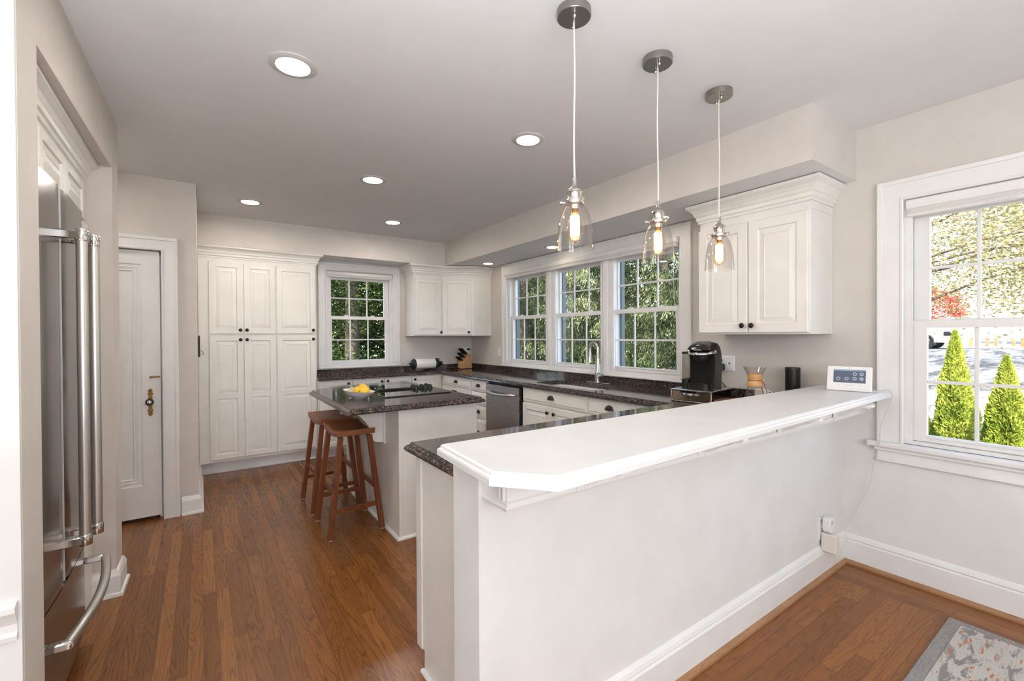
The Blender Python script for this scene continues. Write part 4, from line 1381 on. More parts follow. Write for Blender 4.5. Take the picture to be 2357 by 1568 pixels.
recessed('recessed soffit light over the corner cupboard', 2.934, 4.735, ZS, 0.088, G2, 'soffit_lens')
recessed('recessed soffit light over the middle sink window', 2.934, 3.496, ZS, 0.088, G2, 'soffit_lens')
recessed('recessed soffit light over the window by the coffee maker', 2.890, 2.166, ZS, 0.088, G2, 'soffit_lens')

def pendant(label, x, y):
    o = thing('pendant_light', label, 'pendant light', (x, y, ZC), 0, 'glass bell pendants over the bar')
    b = MB(T(x, y, ZC)); b.lathe([(0.062, 0), (0.062, -0.026), (0.060, -0.028), (0, -0.028)], 40)
    c = b.build('canopy', 'canopy_nickel', o, True)
    for a in (0.9, 0.9 + PI):
        b = MB(T(x + 0.030 * math.cos(a), y + 0.030 * math.sin(a), ZC - 0.028)); b.lathe([(0.0045, 0), (0.0045, -0.006), (0.006, -0.008), (0.006, -0.014), (0.003, -0.018), (0, -0.018)], 12)
        b.build('screw_cap', 'polished_steel', c, True)
    b = MB(T(x, y, ZC - 0.028)); b.lathe([(0.005, 0), (0.006, -0.004), (0.006, -0.012), (0.004, -0.020), (0, -0.020)], 12)
    b.build('strain_relief', 'polished_steel', c, True)
    b = MB()
    pts = []
    for i in range(25):
        q = i / 24
        pts.append((x + 0.0025 * math.sin(q * 7.0 + x * 5), y, ZC - 0.03 - (ZC - 0.03 - 1.932) * q))
    b.tube(pts, 0.0034, 8)
    b.build('cable', 'pendant_cable', o, True)
    b = MB(T(x, y, 0)); b.lathe([(0.0075, 1.940), (0.008, 1.938), (0.008, 1.912), (0.013, 1.906), (0.023, 1.898), (0.027, 1.893), (0.028, 1.887), (0.025, 1.883), (0.024, 1.862), (0.034, 1.860), (0.035, 1.857), (0.035, 1.845), (0.033, 1.842), (0.020, 1.840), (0.018, 1.825), (0, 1.825)], 28)
    sk_ = b.build('socket', 'brushed_nickel', o, True)
    for a in (0.35, 0.35 + 2 * PI / 3, 0.35 + 4 * PI / 3):
        b = MB(T(x, y, 1.851) @ R(a)); b.tube([(0.033, 0, 0), (0.046, 0, 0)], 0.003, 8); b.tube([(0.046, 0, 0), (0.054, 0, 0)], 0.0065, 10)
        b.build('thumb_screw', 'brushed_nickel', sk_, True)
    b = MB(T(x, y, 0))
    pf = [(0.032, 1.846), (0.036, 1.838), (0.046, 1.822), (0.055, 1.800), (0.061, 1.770), (0.065, 1.735), (0.0675, 1.700), (0.069, 1.680)]
    b.lathe(pf + [(0.0672, 1.680)] + [(r - 0.0022, z) for r, z in pf[::-1]], 48, cap=False)
    b.build('glass_shade', 'clear_glass', o, True)
    b = MB(T(x, y, 0)); b.lathe([(0.012, 1.826), (0.015, 1.815), (0.024, 1.785), (0.031, 1.755), (0.032, 1.742), (0.028, 1.722), (0.016, 1.707), (0.004, 1.703), (0, 1.700)], 28, cap=False)
    bl = b.build('bulb', 'amber_glass', o, True)
    b = MB()
    zig = []
    for i in range(15):
        a = 2 * PI * i / 14
        rr = 0.0135
        zig.append((x + rr * math.cos(a), y + rr * math.sin(a), 1.800 if i % 2 else 1.732))
    b.tube(zig, 0.0036, 6)
    b.lathe(sphere_prof(0.0150, 1.766, 10, 2.6), 12, T(x, y, 0))
    b.build('filament', 'filament', bl, True)
    b = MB(T(x, y, 0)); b.lathe([(0.012, 1.826), (0.012, 1.812), (0.006, 1.806), (0, 1.806)], 14)
    b.build('bulb_base', 'brass_old', bl, True)
pendant('clear glass pendant nearest the clipped end of the bar', 1.133, 1.222)
pendant('middle one of the three clear glass pendants over the bar', 1.625, 1.230)
pendant('clear glass pendant in front of the wall cupboard by the alarm panel', 2.100, 1.230)

# ------------------------------------------------------------------ things on the island
bw = thing('fruit_bowl', 'oblong white porcelain bowl on the island', 'bowl', (0.932, 3.285, CT), math.radians(14))
b = MB(T(0.932, 3.285, CT) @ R(math.radians(14)))
rings = []
def sup(a, c, z, n=36, e=1.12):
    out = []
    for k in range(n):
        t_ = 2 * PI * k / n
        cx, sx_ = math.cos(t_), math.sin(t_)
        out.append((a * math.copysign(abs(cx) ** e, cx), c * math.copysign(abs(sx_) ** 0.92, sx_), z))
    return out
for a, c, z in ((0.032, 0.070, 0.0), (0.035, 0.078, 0.005), (0.046, 0.100, 0.012), (0.064, 0.148, 0.034), (0.073, 0.180, 0.055), (0.0745, 0.184, 0.0575), (0.072, 0.179, 0.0565), (0.060, 0.142, 0.036), (0.040, 0.090, 0.016), (0.018, 0.04, 0.011)):
    rings.append([b.v(p_) for p_ in sup(a, c, z)])
for A, B in zip(rings, rings[1:]):
    b.ring_quads(A, B)
b.f(rings[0]); b.f(rings[-1])
b.build('dish', 'porcelain', bw, True)
def lemon(label, x, y, z, ax, tilt, k=1.0):
    m = T(x, y, z) @ R(ax) @ R(tilt, 'Y')
    b = MB(m)
    b.lathe([(0, -0.046 * k), (0.008 * k, -0.043 * k), (0.018 * k, -0.036 * k), (0.028 * k, -0.020 * k), (0.032 * k, 0), (0.029 * k, 0.018 * k), (0.019 * k, 0.034 * k), (0.009 * k, 0.042 * k), (0, 0.044 * k)], 22)
    o = b.build('lemon', 'lemon_skin', None, True)
    recentre(o, (x, y, z - 0.03 * k))
    tag(o, label, 'lemon', 'lemons in the white bowl')
    b = MB(m @ T(0, 0, -0.046 * k)); b.lathe([(0.0035, 0), (0.003, -0.002), (0, -0.002)], 8)
    b.build('stem_scar', 'bark', o)
c14, s14 = math.cos(math.radians(14)), math.sin(math.radians(14))
def bl_(u, v): return (0.932 + u * c14 - v * s14, 3.285 + u * s14 + v * c14)
for (u, v, z, ax, tl, k, lab) in ((-0.008, 0.086, 0.050, 0.6, 1.35, 0.80, 'lemon at the far end of the bowl behind the garlic'),
                                 (0.022, 0.044, 0.056, 1.9, 1.45, 0.85, 'lemon at the back of the pile in the bowl'),
                                 (-0.020, -0.016, 0.058, -1.9, 1.30, 0.90, 'lemon in front with its dark stem end showing'),
                                 (0.010, -0.064, 0.060, 0.3, 1.55, 0.92, 'plump lemon nearest the cooktop side of the bowl'),
                                 (0.026, -0.012, 0.078, 2.4, 1.50, 0.82, 'lemon resting on top of the pile in the bowl')):
    x, y = bl_(u, v)
    lemon(lab, x, y, CT + z, ax, tl, k)
x, y = bl_(-0.034, 0.048)
b = MB(T(x, y, CT + 0.052) @ R(0.9, 'X'))
pf = [(0, -0.020), (0.016, -0.018), (0.024, -0.004), (0.021, 0.012), (0.010, 0.022), (0.005, 0.034), (0.006, 0.044), (0, 0.046)]
n = 24
rings = []
for r, z in pf:
    rings.append([b.v((r * (1 + 0.10 * abs(math.sin(4 * PI * k / n))) * math.cos(2 * PI * k / n), r * (1 + 0.10 * abs(math.sin(4 * PI * k / n))) * math.sin(2 * PI * k / n), z)) for k in range(n)])
for A, B in zip(rings, rings[1:]):
    b.ring_quads(A, B)
o = b.build('garlic_bulb', 'garlic_skin', None, True)
tag(recentre(o, (x, y, CT + 0.03)), 'papery garlic bulb among the lemons', 'garlic')

# ------------------------------------------------------------------ things on the end counter
pg = thing('paper_towel_holder', 'black cast-iron pig-shaped paper towel holder', 'paper towel holder', (2.375, 5.42, CT))
b = MB(T(2.235, 5.42, 1.005) @ R(PI / 2, 'Y')); b.lathe([(0, -0.042), (0.030, -0.036), (0.056, -0.020), (0.066, 0.0), (0.062, 0.012), (0.0, 0.014)], 24)
b.build('rump', 'black_iron', pg, True)
b = MB(); b.tube([(2.196, 5.42, 1.010), (2.180, 5.42, 1.020), (2.172, 5.425, 1.008), (2.180, 5.43, 0.998), (2.188, 5.42, 1.006)], 0.005, 8)
b.build('tail', 'black_iron', pg, True)
b = MB(T(2.530, 5.42, 1.000) @ R(PI / 2, 'Y')); b.lathe([(0, -0.010), (0.062, -0.008), (0.066, 0.004), (0.056, 0.030), (0.040, 0.056), (0.026, 0.074), (0.024, 0.094), (0.026, 0.098), (0, 0.100)], 24)
b.build('head', 'black_iron', pg, True)
for yy in (5.385, 5.455):
    b = MB()
    b.poly([(2.520, yy - 0.014, 1.050), (2.535, yy + 0.016, 1.052), (2.580, yy, 1.058)]); b.extrude_poly([(2.520, yy - 0.018, 1.045), (2.530, yy + 0.018, 1.048), (2.585, yy, 1.060)], (0.004, 0, 0.010))
    b.build('ear', 'black_iron', pg)
for xx in (2.232, 2.535):
    for yy in (5.385, 5.455):
        b = MB(); b.tube([(xx, yy, 0.965), (xx + 0.004, yy, 0.940), (xx + 0.004, yy, 0.9155)], [0.018, 0.013, 0.015], 10)
        b.build('leg', 'black_iron', pg, True)
b = MB(); b.tube([(2.24, 5.42, 1.002), (2.53, 5.42, 1.002)], 0.008, 10)
b.build('rod', 'black_iron', pg, True)
b = MB(T(2.252, 5.42, 1.002) @ R(PI / 2, 'Y')); b.lathe([(0.019, 0), (0.062, 0), (0.064, 0.003), (0.064, 0.265), (0.062, 0.268), (0.019, 0.268), (0.019, 0)], 36, cap=False)
o = b.build('paper_towel_roll', 'paper_towel', None, True)
tag(recentre(o, (2.386, 5.42, 0.94)), 'white paper towel roll held by the iron pig', 'paper towel')

ka = math.radians(187)
KB = (2.955, 5.370, CT)
kbm = T(*KB) @ R(ka)
kb = thing('knife_block', 'slanted light wood knife block in the counter corner', 'knife block', KB, ka)
b = MB(kbm)
sec = [(-0.075, 0.008), (0.085, 0.008), (0.085, 0.085), (-0.020, 0.205), (-0.055, 0.190)]
b.extrude_poly([(x, -0.055, z) for x, z in sec], (0, 0.110, 0))
o_ = b.build('block', 'block_wood', kb)
md = o_.modifiers.new('edge', 'BEVEL'); md.width = 0.003; md.segments = 2; md.limit_method = 'ANGLE'
for x in (-0.06, 0.07):
    for y in (-0.042, 0.042):
        b = MB(kbm @ T(x, y, 0)); b.lathe([(0.008, 0), (0.008, 0.008)], 10)
        b.build('foot', 'black_plastic', kb)
b = MB(kbm @ T(0.0855, 0.0, 0.045) @ R(PI / 2, 'Y')); b.lathe([(0.006, 0), (0.006, 0.0006), (0, 0.0006)], 12)
b.build('maker_mark', 'leather_tie', kb)
sl = Vector((0.105, 0, -0.120)).normalized()
nr_ = Vector((0.120, 0, 0.105)).normalized()
kn_i = 0
for row, (tpos, ys, ln, wd) in enumerate(((0.10, (-0.036, 0.0, 0.036), 0.125, 0.013), (0.46, (-0.036, 0.0, 0.036), 0.105, 0.011), (0.80, (-0.040, -0.014, 0.014, 0.040), 0.085, 0.009))):
    for y in ys:
        base = Vector((-0.020, y, 0.205)) + Vector((0.105, 0, -0.120)) * tpos
        zax = nr_
        xax = sl
        yax = zax.cross(xax)
        m = kbm @ frame(tuple(base), tuple(xax), tuple(yax), tuple(zax))
        labs = ['long black-handled knife in the top row of the block', 'black-handled knife in the middle row of the block', 'short black steak-knife handle in the bottom row of the block']
        o = thing('kitchen_knife', labs[row], 'knife', tuple(m.translation), 0, 'knives in the block, row %s' % ('top', 'middle', 'bottom')[row])
        b = MB(m)
        for z0, z1, r0, r1 in ((0.014, ln * 0.55, 1.0, 0.86), (ln * 0.55, ln, 0.86, 1.12)):
            pass
        secs = [(0.012, 0.9), (ln * 0.3, 1.0), (ln * 0.6, 0.86), (ln * 0.88, 1.12), (ln, 0.8)]
        rg = []
        for z, k in secs:
            rg.append([b.v((math.cos(q) * wd * k, math.sin(q) * 0.0072 * k, z)) for q in [2 * PI * i / 10 for i in range(10)]])
        for A, B in zip(rg, rg[1:]):
            b.ring_quads(A, B)
        b.f(rg[0][::-1]); b.f(rg[-1])
        b.build('handle', 'black_plastic', o, True)
        b = MB(m); b.box((-wd * 0.85, -0.006, 0.0), (wd * 0.85, 0.006, 0.013), 0.002)
        b.build('bolster', 'polished_steel', o)
        for q in (0.35, 0.65):
            b = MB(m @ T(0, 0, ln * q)); b.lathe([(0.0025, -0.0078), (0.0025, 0.0078)], 8, R(PI / 2, 'X'))
            b.build('rivet', 'polished_steel', o)

# ------------------------------------------------------------------ outlets
def plate(label, fr_, u0, u1, v0, v1, gang):
    c = fr_ @ Vector(((u0 + u1) / 2, v0, 0))
    o = thing('outlet_plate', label, 'outlet', tuple(c))
    b = MB(fr_); b.nest((u0, v0, u1, v1), [(0, 0), (0, 0.003), (0.004, 0.006)])
    b.build('cover', 'white_plastic', o)
    n = len(gang)
    for i, g in enumerate(gang):
        a = u0 + (u1 - u0) * (i + 0.5) / n
        cv = (v0 + v1) / 2
        b = MB(fr_)
        if g == 's':
            b.box((a - 0.016, cv - 0.033, 0.006), (a + 0.016, cv + 0.033, 0.0085), 0.002)
            p_ = b.build('rocker', 'white_plastic', o)
        elif g == 'j':
            b.box((a - 0.017, cv - 0.034, 0.006), (a + 0.017, cv + 0.034, 0.0080), 0.002)
            p_ = b.build('insert', 'white_plastic', o)
            b = MB(fr_ @ T(a, cv, 0.008)); b.lathe([(0.006, 0), (0.006, 0.003), (0.0035, 0.006), (0, 0.006)], 12)
            b.build('jack', 'black_iron', p_)
        else:
            b.box((a - 0.017, cv - 0.034, 0.006), (a + 0.017, cv + 0.034, 0.0080), 0.002)
            p_ = b.build('receptacle', 'white_plastic', o)
            b = MB(fr_)
            for dz_ in (-0.018, 0.018):
                b.box((a - 0.007, cv + dz_ - 0.004, 0.008), (a - 0.0055, cv + dz_ + 0.004, 0.0083)); b.box((a + 0.0055, cv + dz_ - 0.004, 0.008), (a + 0.007, cv + dz_ + 0.004, 0.0083))
            b.build('slots', 'black_iron', p_)
    return o
plate('double outlet plate on the wall behind the coffee maker', ft, -1.882, -1.742, 1.095, 1.205, 'oj')
plate('double plate on the end wall above the knife block', fb, 3.016, 3.130, 1.094, 1.200, 'jo')
plate('single switch plate between the corner and the sink windows', ft, -4.885, -4.815, 1.098, 1.215, 's')
plate('outlet plate low on the half wall under the bar', F_near(YP), 2.832, 2.902, 0.205, 0.325, 'o')
# plugs at the coffee station
o = thing('power_plug', 'small black plug in the upper socket behind the coffee maker', 'plug', (XR, 1.845, 1.16))
b = MB(ft); b.box((-1.862, 1.158, 0.0085), (-1.826, 1.182, 0.034), 0.005); b.tube([(-1.862, 1.170, 0.022), (-1.872, 1.164, 0.024), (-1.874, 1.14, 0.024)], 0.004, 8)
b.build('plug_body', 'black_plastic', o)
b = MB(ft); b.tube([(-1.874, 1.14, 0.024), (-1.872, 1.09, 0.03), (-1.850, 1.05, 0.05), (-1.78, 0.99, 0.06), (-1.745, 0.960, 0.06), (-1.75, 0.935, 0.06)], 0.0032, 8)
b.build('cable', 'black_plastic', o, True)
o = thing('power_adapter', 'chunky black power adapter behind the coffee maker', 'plug', (XR, 1.835, 1.10))
b = MB(ft); b.box((-1.878, 1.098, 0.0085), (-1.808, 1.148, 0.045), 0.006)
b.build('adapter_body', 'black_plastic', o)
b = MB(ft); b.tube([(-1.845, 1.10, 0.03), (-1.848, 1.07, 0.03), (-1.86, 1.03, 0.04), (-1.855, 0.99, 0.05), (-1.83, 0.965, 0.06), (-1.79, 0.985, 0.065), (-1.75, 0.975, 0.065), (-1.70, 0.945, 0.06), (-1.66, 0.925, 0.05)], 0.0018, 6)
b.build('cable', 'black_plastic', o, True)
o = thing('power_plug', 'flat black plug with a thin cord above the knife block', 'plug', (3.102, YB, 1.165))
b = MB(fb); b.box((3.086, 1.160, 0.0085), (3.132, 1.184, 0.026), 0.004)
b.build('plug_body', 'black_plastic', o)
b = MB(fb); b.tube([(3.132, 1.172, 0.018), (3.142, 1.160, 0.02), (3.136, 1.12, 0.02), (3.143, 1.05, 0.02), (3.152, 1.00, 0.025), (3.145, 0.976, 0.026)], 0.0016, 6)
b.build('cable', 'mark_grey', o, True)

# ------------------------------------------------------------------ coffee station
da = math.radians(188)
KD = (2.800, 1.765, CT)
dm = T(*KD) @ R(da)          # local +x is the drawer front
kd = thing('pod_drawer', 'mirrored steel coffee pod drawer under the coffee maker', 'pod drawer', KD, da)
hw, hd = 0.140, 0.175
b = MB(dm); b.box((-hd, -hw, 0.076), (hd, hw, 0.083), 0.002)
b.build('top_plate', 'stainless', kd)
b = MB(dm)
for y in (-hw + 0.006, hw - 0.006):
    b.tube([(hd - 0.004, y, 0.006), (hd - 0.004, y, 0.080), (-hd + 0.004, y, 0.080), (-hd + 0.004, y, 0.006), (hd - 0.004, y, 0.006)], 0.0045, 8)
b.tube([(hd - 0.004, -hw + 0.006, 0.006), (hd - 0.004, hw - 0.006, 0.006)], 0.0045, 8); b.tube([(hd - 0.004, -hw + 0.006, 0.080), (hd - 0.004, hw - 0.006, 0.080)], 0.0045, 8)
b.build('wire_frame', 'chrome_frame', kd, True)
b = MB(dm); b.box((-hd + 0.010, -hw + 0.012, 0.010), (hd - 0.02, -hw + 0.016, 0.074)); b.box((-hd + 0.010, hw - 0.016, 0.010), (hd - 0.02, hw - 0.012, 0.074)); b.box((-hd + 0.01, -hw + 0.012, 0.010), (hd - 0.02, hw - 0.012, 0.013))
b.build('side_panel', 'smoke_plastic', kd)
b = MB(dm)
fp_ = [(-hw + 0.014, 0.012), (hw - 0.014, 0.012), (hw - 0.014, 0.072), (0.072, 0.072), (0.052, 0.048), (-0.052, 0.048), (-0.072, 0.072), (-hw + 0.014, 0.072)]
b.extrude_poly([(hd - 0.012, y, z) for y, z in fp_], (0.006, 0, 0))
b.build('drawer_front', 'smoked_mirror', kd)
for q, y in enumerate((-0.075, -0.025, 0.025, 0.075)):
    c0 = dm @ Vector((hd - 0.050, y, 0.014))
    o = thing('coffee_pod', 'foil-topped coffee pod in the drawer under the coffee maker', 'coffee pod', tuple(c0), 0, 'coffee pods in the drawer')
    b = MB(T(*c0)); b.lathe([(0.017, 0), (0.022, 0.040), (0.025, 0.041), (0.025, 0.043)], 18)
    b.build('cup', 'white_plastic', o, True)
    b = MB(T(*c0)); b.lathe([(0, 0.0435), (0.024, 0.0435)], 18, cap=False)
    b.build('lid', 'polished_steel', o)

ca = math.radians(193)
CM = (2.800, 1.752, CT + 0.083)
cm_ = T(*CM) @ R(ca)         # local +x is the front
co = thing('coffee_maker', 'black single-serve coffee maker with a silver handle', 'coffee maker', CM, ca)
def rprism(b, x0, x1, hy, z0, z1, r, inset=0.0, seg=6):
    A = rrect(x0, x1, -hy, hy, r, seg); 
    RA = [b.v((x, y, z0)) for x, y in A]
    RB = [b.v((x * (1 - inset), y * (1 - inset), z1)) for x, y in A]
    b.ring_quads(RA, RB); b.f(RA); b.f(RB)
b = MB(cm_)
SEC = [(-0.105, 0.0), (0.030, 0.0), (0.030, 0.205), (0.048, 0.232), (0.060, 0.262), (0.040, 0.296), (0.0, 0.312), (-0.050, 0.308), (-0.088, 0.280), (-0.112, 0.225), (-0.112, 0.10)]
A = [b.v((x, -0.078, z)) for x, z in SEC]; B = [b.v((x * 0.98, -0.085 + 0.0, z)) for x, z in SEC]
hy = 0.083
rings = []
for y, k in ((-hy, 0.90), (-hy + 0.010, 0.97), (-hy + 0.024, 1.0), (hy - 0.024, 1.0), (hy - 0.010, 0.97), (hy, 0.90)):
    cx_, cz_ = -0.03, 0.14
    rings.append([b.v((cx_ + (x - cx_) * k, y, max(0, cz_ + (z - cz_) * k if z > 0.15 else z))) for x, z in SEC])
for q in A + B:
    b.bm.verts.remove(q)
for A, B in zip(rings, rings[1:]):
    b.ring_quads(A, B)
b.f(rings[0][::-1]); b.f(rings[-1])
b.build('housing', 'black_plastic', co, True)
b = MB(cm_)     # glossy lid dome
rings = []
for y, k in ((-0.070, 0.55), (-0.060, 0.85), (-0.035, 1.0), (0.035, 1.0), (0.060, 0.85), (0.070, 0.55)):
    rings.append([b.v((x, y, 0.262 + (z - 0.262) * k)) for x, z in ((0.108, 0.262), (0.104, 0.278), (0.082, 0.298), (0.040, 0.314), (0.0, 0.319), (-0.040, 0.314), (-0.060, 0.270), (0.0, 0.258), (0.08, 0.256))])
for A, B in zip(rings, rings[1:]):
    b.ring_quads(A, B)
b.f(rings[0][::-1]); b.f(rings[-1])
lid = b.build('lid', 'black_gloss', co, True)
b = MB(cm_); b.box((0.100, -0.028, 0.252), (0.114, 0.028, 0.274), 0.003)
lp = b.build('logo_plate', 'black_gloss', lid)
text('logo', 'KEURIG', 0.0125, 'logo_silver', lp, frame((0.1145, 0, 0.263), (0, 1, 0), (0, 0, 1), (1, 0, 0)))
b = MB(cm_)     # silver handle arching around the head
arc = []
for i in range(17):
    a = -PI / 2 + PI * i / 16
    arc.append((0.030 + 0.094 * math.cos(a), 0.082 * math.sin(a), 0.250 - 0.014 * math.cos(a)))
b.tube(arc, 0.011, 10, flat=0.6)
h = b.build('handle', 'polished_steel', co, True)
for s_ in (-1, 1):
    b = MB(cm_ @ T(0.030, s_ * 0.083, 0.250) @ R(-s_ * PI / 2, 'X')); b.lathe([(0.013, -0.004), (0.013, 0.006), (0.010, 0.008), (0, 0.008)], 16)
    b.build('pivot', 'polished_steel', h, True)
b = MB(cm_ @ T(0.048, 0, 0)); b.lathe([(0.052, 0.236), (0.050, 0.205), (0.044, 0.182), (0.036, 0.176), (0, 0.176)], 28)
b.build('brew_head', 'black_plastic', co, True)
b = MB(cm_); rprism(b, 0.026, 0.125, 0.076, 0.0, 0.040, 0.045); b.lathe([(0.046, 0.041), (0.046, 0.044), (0.042, 0.044), (0, 0.042)], 24, T(0.068, 0, 0))
b.build('drip_tray', 'black_plastic', co, True)
b = MB(cm_ @ T(0.0, -0.112, 0)); rprism(b, -0.085, 0.050, 0.024, 0.060, 0.232, 0.020)
rs = b.build('water_reservoir', 'tank_plastic', co, True)
b = MB(cm_ @ T(0.0, -0.112, 0)); rprism(b, -0.085, 0.050, 0.025, 0.232, 0.246, 0.020)
b.build('reservoir_lid', 'black_plastic', rs, True)
b = MB(cm_ @ T(0.0, -0.112, 0)); rprism(b, -0.085, 0.050, 0.026, 0.0, 0.058, 0.020)
b.build('reservoir_base', 'black_plastic', co, True)

# wooden tray, carafe, mug, speaker
o = MB(T(2.790, 1.395, CT))
o.lathe([(0, 0.0005), (0.225, 0.0005), (0.236, 0.006), (0.240, 0.024), (0.234, 0.026), (0.226, 0.012), (0, 0.010)], 56)
o = o.build('serving_tray', 'tray_wood', None, True)
tag(recentre(o, (2.79, 1.395, CT)), 'round reddish wooden tray behind the bar', 'tray')
CX = (2.760, 1.392, CT + 0.0105)
ch = thing('coffee_carafe', 'hourglass glass coffee carafe with a wooden collar', 'coffee carafe', CX)
pf = [(0.0, 0.003), (0.055, 0.003), (0.062, 0.010), (0.064, 0.022), (0.057, 0.060), (0.042, 0.112), (0.030, 0.146), (0.027, 0.156), (0.034, 0.178), (0.050, 0.210), (0.066, 0.240)]
b = MB(T(*CX)); b.lathe(pf + [(r - 0.0025, z) for r, z in pf[:0:-1]] + [(0, 0.005)], 40, cap=False)
b.build('vessel', 'clear_glass', ch, True)
b = MB(T(*CX)); b.lathe([(0.0435, 0.122), (0.0445, 0.130), (0.042, 0.142), (0.036, 0.156), (0.036, 0.162), (0.039, 0.176), (0.042, 0.190), (0.041, 0.196), (0.036, 0.196), (0.029, 0.160), (0.033, 0.140), (0.040, 0.122), (0.0435, 0.122)], 36, cap=False)
b.build('collar', 'collar_wood', ch, True)
tdir = Vector((math.cos(-1.0), math.sin(-1.0), 0))
b = MB(T(*CX))
b.tube([(0.0365 * math.cos(a), 0.0375 * math.sin(a), 0.158) for a in [2 * PI * i / 24 for i in range(25)]], 0.0022, 6)
pB = tdir * 0.045
b.tube([(pB.x, pB.y, 0.154), (pB.x * 0.85 - 0.012, pB.y * 0.85, 0.135), (pB.x - 0.024, pB.y - 0.010, 0.095), (pB.x - 0.026, pB.y - 0.014, 0.045)], 0.0022, 6)
b.tube([(pB.x, pB.y, 0.154), (pB.x + 0.012, pB.y, 0.135), (pB.x + 0.020, pB.y - 0.010, 0.095), (pB.x + 0.026, pB.y - 0.014, 0.040)], 0.0022, 6)
b.lathe(sphere_prof(0.004, 0, 6), 8, T(pB.x - 0.026, pB.y - 0.014, 0.044))
b.build('leather_tie', 'leather_tie', ch, True)
b = MB(T(CX[0] + pB.x, CX[1] + pB.y, CX[2] + 0.157)); b.lathe(sphere_prof(0.0105, 0, 8), 14)
b.build('bead', 'collar_wood', ch, True)
MG = (2.905, 1.420, CT + 0.0105)
mg = thing('coffee_mug', 'white mug behind the glass carafe', 'mug', MG)
b = MB(T(*MG)); b.lathe([(0, 0.001), (0.036, 0.001), (0.040, 0.006), (0.041, 0.088), (0.039, 0.090), (0.037, 0.088), (0.036, 0.010), (0, 0.008)], 28)
b.build('cup', 'porcelain', mg, True)
b = MB(T(*MG) @ R(-0.7)); b.tube([(0.040, 0, 0.074), (0.056, 0, 0.074), (0.066, 0, 0.062), (0.066, 0, 0.042), (0.056, 0, 0.026), (0.040, 0, 0.024)], 0.005, 10)
b.build('handle', 'porcelain', mg, True)
SP = (3.085, 1.318, CT)
sp_ = thing('smart_speaker', 'black cylindrical speaker standing against the wall', 'speaker', SP)
b = MB(T(*SP)); b.lathe([(0.041, 0), (0.042, 0.003), (0.042, 0.218), (0.0, 0.218)], 36)
b.build('body', 'black_plastic', sp_, True)
b = MB(T(*SP)); b.lathe([(0.042, 0.219), (0.042, 0.234), (0.040, 0.236), (0, 0.236)], 36)
b.build('light_ring', 'black_iron', sp_, True)

# ------------------------------------------------------------------ alarm panel with cord
pc = Vector((2.928, 0.968, 1.0445))
pd = Vector((0.038, -0.200, 0)).normalized()
pn = Vector((pd.y, -pd.x, 0)); pn = pn if pn.x < 0 else -pn
pa = math.atan2(pn.y, pn.x)
al = thing('alarm_panel', 'white tilted touchscreen alarm panel on the bar end', 'control panel', tuple(pc), pa)
tl = math.radians(14)
m = T(*pc) @ R(pa) @ R(-tl, 'Y') @ frame((0, 0, 0), (0, 1, 0), (0, 0, 1), (1, 0, 0))   # local u, v, w
b = MB(m); b.box((-0.101, 0.003, -0.020), (0.101, 0.140, 0.0), 0.004, 2)
al_b = b.build('case', 'white_plastic', al)
b = MB(m); b.box((-0.070, 0.048, 0.0), (0.074, 0.122, 0.0008))
sc = b.build('screen', 'lcd_screen', al)
b = MB(m); b.box((-0.070, 0.114, 0.0008), (0.074, 0.122, 0.0011)); b.box((-0.070, 0.050, 0.0008), (0.004, 0.0505, 0.0011))
b.build('status_bar', 'lcd_bar', sc)
for u, v, sym in ((-0.048, 0.070, 'h'), (-0.010, 0.070, 'h'), (0.026, 0.098, 's'), (0.056, 0.098, 'x'), (0.026, 0.072, 'c'), (0.056, 0.072, 'd')):
    b = MB(m @ T(u, v, 0.0008)); b.lathe([(0, 0.0006), (0.0098, 0.0006), (0.0098, 0)], 24, cap=False)
    ic = b.build('icon_button', 'icon_blue', sc)
    b = MB(m @ T(u, v, 0.0016))
    if sym == 'h':
        b.poly([(-0.004, -0.004, 0), (0.004, -0.004, 0), (0.004, 0.001, 0), (0, 0.005, 0), (-0.004, 0.001, 0)])
    elif sym == 's':
        b.box((-0.0035, -0.003, 0), (0.0035, 0.003, 0.0003))
    elif sym == 'x':
        for q in (0.7, -0.7):
            b.m = m @ T(u, v, 0.0016) @ R(q); b.box((-0.0055, -0.0010, 0), (0.0055, 0.0010, 0.0003))
    elif sym == 'c':
        b.box((-0.005, -0.003, 0), (0.001, 0.003, 0.0003)); b.box((0.0015, -0.002, 0), (0.0045, 0.002, 0.0003))
    else:
        for q in (-0.0045, 0, 0.0045):
            b.lathe([(0, 0.0003), (0.0014, 0.0003)], 8, T(q, 0, 0), cap=False)
    b.build('symbol', 'black_iron', ic)
b = MB(m @ T(0.001, 0.131, 0.0003)); b.lathe([(0, 0.0005), (0.0022, 0.0005)], 12, cap=False)
b.build('camera_lens', 'black_gloss', al)
for u, mt in ((-0.046, 'leather_tie'), (0.046, 'mark_grey')):
    b = MB(m @ T(u, 0.034, 0.0003))
    ring = [(0.0042 * math.cos(2 * PI * i / 20), 0.0034 * math.sin(2 * PI * i / 20), 0.0004) for i in range(21)]
    b.tube(ring, 0.0004, 4, cap=False)
    b.build('touch_key', mt, al)
text('logo', 'Honeywell', 0.0062, 'mark_grey', al, R(-tl, 'Y') @ frame((0, 0, 0), (0, 1, 0), (0, 0, 1), (1, 0, 0)) @ T(0.0, 0.034, 0.0004), 0.0002)
b = MB(m)
for i in range(40):
    for j in range(6):
        u = -0.094 + i * 0.0048; v = 0.008 + j * 0.0026
        b.box((u, v, 0), (u + 0.0012, v + 0.0012, 0.0002))
b.build('speaker_holes', 'cream_plastic', al)
b = MB(m); b.extrude_poly([(-0.05, 0.10, -0.020), (0.05, 0.10, -0.020), (0.05, 0.012, -0.055), (-0.05, 0.012, -0.055)], (0, 0, 0.006))
